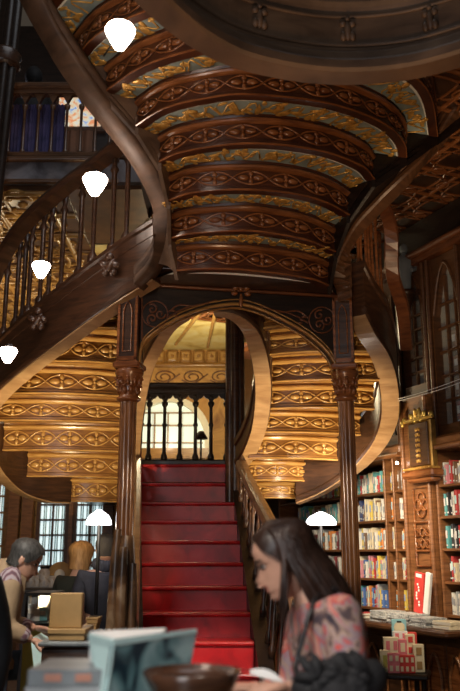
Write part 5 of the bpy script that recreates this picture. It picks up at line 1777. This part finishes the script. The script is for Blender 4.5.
# open jacket over the shirt
mb = MB()
jn = {k: Wmn @ Jm[k] for k in Jm}
rows = []
for i, (z, kx, ky) in enumerate(((.86, .19, .15), (.98, .185, .145), (1.12, .175, .14), (1.26, .185, .145), (1.37, .20, .135), (1.44, .12, .105), (1.48, .075, .085))):
    q = i / 6
    row = []
    for a in range(25):
        an = PI / 2 + .75 + (2 * PI - 1.5) * a / 24
        row.append(Wmn @ V((kx * math.cos(an), ky * math.sin(an) + .10 * q * .8, z)))
    rows.append(row)
mb.grid(rows, 0)
for sd in 'LR':
    vs, fs = skin_geo({'a': (jn['sh' + sd], .075), 'b': (jn['el' + sd], .062), 'c': (jn['el' + sd].lerp(jn['wr' + sd], .85), .05)}, [('a', 'b'), ('b', 'c')], 2)
    mb.add(vs, fs, 0, True)
mb.build('jacket', 'beige', man)

# --- person in black at the far left edge
p = at(-45, 560, 3.9)
person('person in a black coat cut off by the left edge of the picture', (p.x, 3.9, 0), PI, stand(.985), {}, ('blackc', 'coat'), ('blackc', 'trousers'), 'leather', hair_short('hairk', 4), headmat((0, .03, 1.585), -.2), 'skinp', dict())
# --- blonde person from behind
def hair_bob(mat):
    def fn(hb, HM):
        hair_cap(hb, HM, lambda a: (.07 if a < .7 else (.07 - (a - .7) * .3 if a < 1.1 else -.115)), .022, 0, .006, 5)
        return mat
    return fn
p = at(78, 560, 7.4)
person('person with ginger blonde bob in a dark green coat, seen from behind', (p.x, 7.4, 0), -.45, stand(.925), {}, ('greenc', 'coat'), ('blackc', 'trousers'), 'leather', hair_bob('hairb'), headmat((0, .05, 1.485), -.1, -.5), 'skinp', dict())
p = at(106, 560, 6.85)
J4 = stand(.96, -.02)
person('person with black hair in a navy hooded jacket beside the left column', (p.x, 6.85, 0), .25, J4, dict(chest=(.17, .12), waist=(.15, .12), sh=.065, el=.052), ('navy', 'jacket'), ('jeans', 'trousers'), 'leather', hair_short('hairk', 6), headmat((0, .03, 1.545), -.1), 'skinp', dict())
pn = [o for o in C.objects if o.name.startswith('person')][-1]
Wp = ROOT[pn.name]
mb = MB()
for i in range(9):
    a = PI + PI * i / 8
    mb.ell(Wp @ V((.075 * math.cos(a), .0 + .06 * math.sin(a), 1.43 + .02 * math.sin(a))), (.04, .035, .05), 0, None, 10, 7)
mb.build('hood', 'navy', pn)

# ================================================================== LIGHT
def light(kind, loc, energy, col, size=.1, target=None, spot=None, sx=None):
    ld = bpy.data.lights.new('light', kind)
    ld.energy = energy; ld.color = col
    if kind == 'AREA':
        ld.size = size
        if sx: ld.shape = 'RECTANGLE'; ld.size_y = sx
    else:
        ld.shadow_soft_size = size
    if spot: ld.spot_size = spot; ld.spot_blend = .6
    o = bpy.data.objects.new('light', ld); C.objects.link(o)
    o.location = loc
    if target is not None:
        o.rotation_euler = (V(target) - V(loc)).to_track_quat('-Z', 'Y').to_euler()
    return o
for c, e in zip(lamps, (1.5, 3, 2.5, 2.5)):
    light('POINT', c + V((.0, -.10, -.04)), e, (1, .76, .58), .06)
light('POINT', dl1 + V((0, -.1, -.12)), 5, (1, .85, .65), .1)
light('POINT', dl2 + V((0, -.1, -.12)), 8, (1, .85, .65), .1)
# added spots, without fittings, throw warm light up under the side flights
light('SPOT', (-1.35, 5.9, 1.15), 300, (1, .76, .42), .08, (-1.25, 7.3, 2.75), 1.25)
light('SPOT', (.62, 6.3, 1.15), 230, (1, .76, .42), .08, (.62, 7.4, 2.75), 1.25)
# unseen point lights added to brighten the landing and the back room
light('POINT', (-.5, 10.2, 3.7), 125, (1, .82, .50), .2)
light('POINT', (wc.x, YB - .45, wc.z - .05), 5, (1, .93, .75), .08)  # added to light up the window reveal
light('POINT', (-2.9, 9.4, 3.6), 34, (1, .76, .46), .2)
# warm lamps below the upper flight
light('SPOT', (.25, 3.0, 1.9), 75, (1, .62, .34), .15, (.2, 4.9, 4.0), 1.9)
# lamp over the red steps
light('SPOT', (.45, 3.7, 2.6), 330, (1, .82, .68), .08, (-.06, 5.8, .85), .36)
light('SPOT', (1.3, 5.0, 2.9), 30, (1, .70, .42), .1, (2.0, 6.6, 4.7), 1.5)  # added spot, brightens the carved right ceiling
# warm spots added from the front to brighten the two columns
light('SPOT', (.25, 3.3, 2.2), 110, (1, .76, .5), .06, (.86, 6.15, 1.7), .34)
light('SPOT', (-.25, 3.5, 2.3), 90, (1, .76, .5), .06, (-.72, 5.85, 1.75), .34)
# spots added to brighten the bookcases
light('SPOT', (.95, 6.7, 2.35), 120, (1, .82, .58), .08, wl(-.15, 0, 1.35), 1.7)
light('SPOT', (1.55, 5.2, 2.7), 150, (1, .80, .55), .08, wl(1.0, 0, 1.25), 1.0)
# added spots, no fittings there, light the left counters, the foreground counter and its customer
light('SPOT', (-1.3, 3.4, 3.2), 230, (1, .92, .80), .08, (-1.25, 5.0, .9), .8)
light('SPOT', (-.7, 1.2, 3.0), 120, (1, .86, .74), .1, (.2, 2.6, 1.3), .75)
light('SPOT', (-.6, .4, 2.6), 75, (.95, .97, 1.0), .1, (-.3, 2.3, 1.15), .6)
# skylight high over the stair well and added front fill for unseen shop-front daylight
light('AREA', (0, 4.2, 9.0), 60, (.92, .95, 1.0), 3.0, (0, 4.2, 0))
light('AREA', (-2.2, -3.5, 2.6), 90, (.90, .95, 1.0), 2.0, (0, 4, 1.4), None, 2.4)
light('POINT', (-2.6, 8.2, 5.9), 30, (.85, .85, 1.0), .15)  # unseen point light added to brighten the upper left gallery

w = bpy.data.worlds.new('world'); bpy.context.scene.world = w; w.use_nodes = True
bg = w.node_tree.nodes['Background']; bg.inputs['Color'].default_value = (.9, .72, .55, 1); bg.inputs['Strength'].default_value = .05

# ================================================================== CAMERA
cd = bpy.data.cameras.new('camera'); co = bpy.data.objects.new('camera', cd); C.objects.link(co)
co.location = (0, 0, EYE); co.rotation_euler = (PI / 2 + TAU, 0, 0)
cd.sensor_fit = 'VERTICAL'; cd.sensor_height = 36.0; cd.sensor_width = 24.0
cd.lens = FPX / 691 * 36
cd.dof.use_dof = True; cd.dof.focus_distance = 6.6; cd.dof.aperture_fstop = 2.0
cd.clip_start = .05
sc = bpy.context.scene
sc.camera = co
sc.view_settings.view_transform = 'Standard'; sc.view_settings.look = 'None'
sc.view_settings.gamma = 1.0; sc.view_settings.use_curve_mapping = False
sc.view_settings.exposure = 0.0
sc.cycles.use_denoising = True
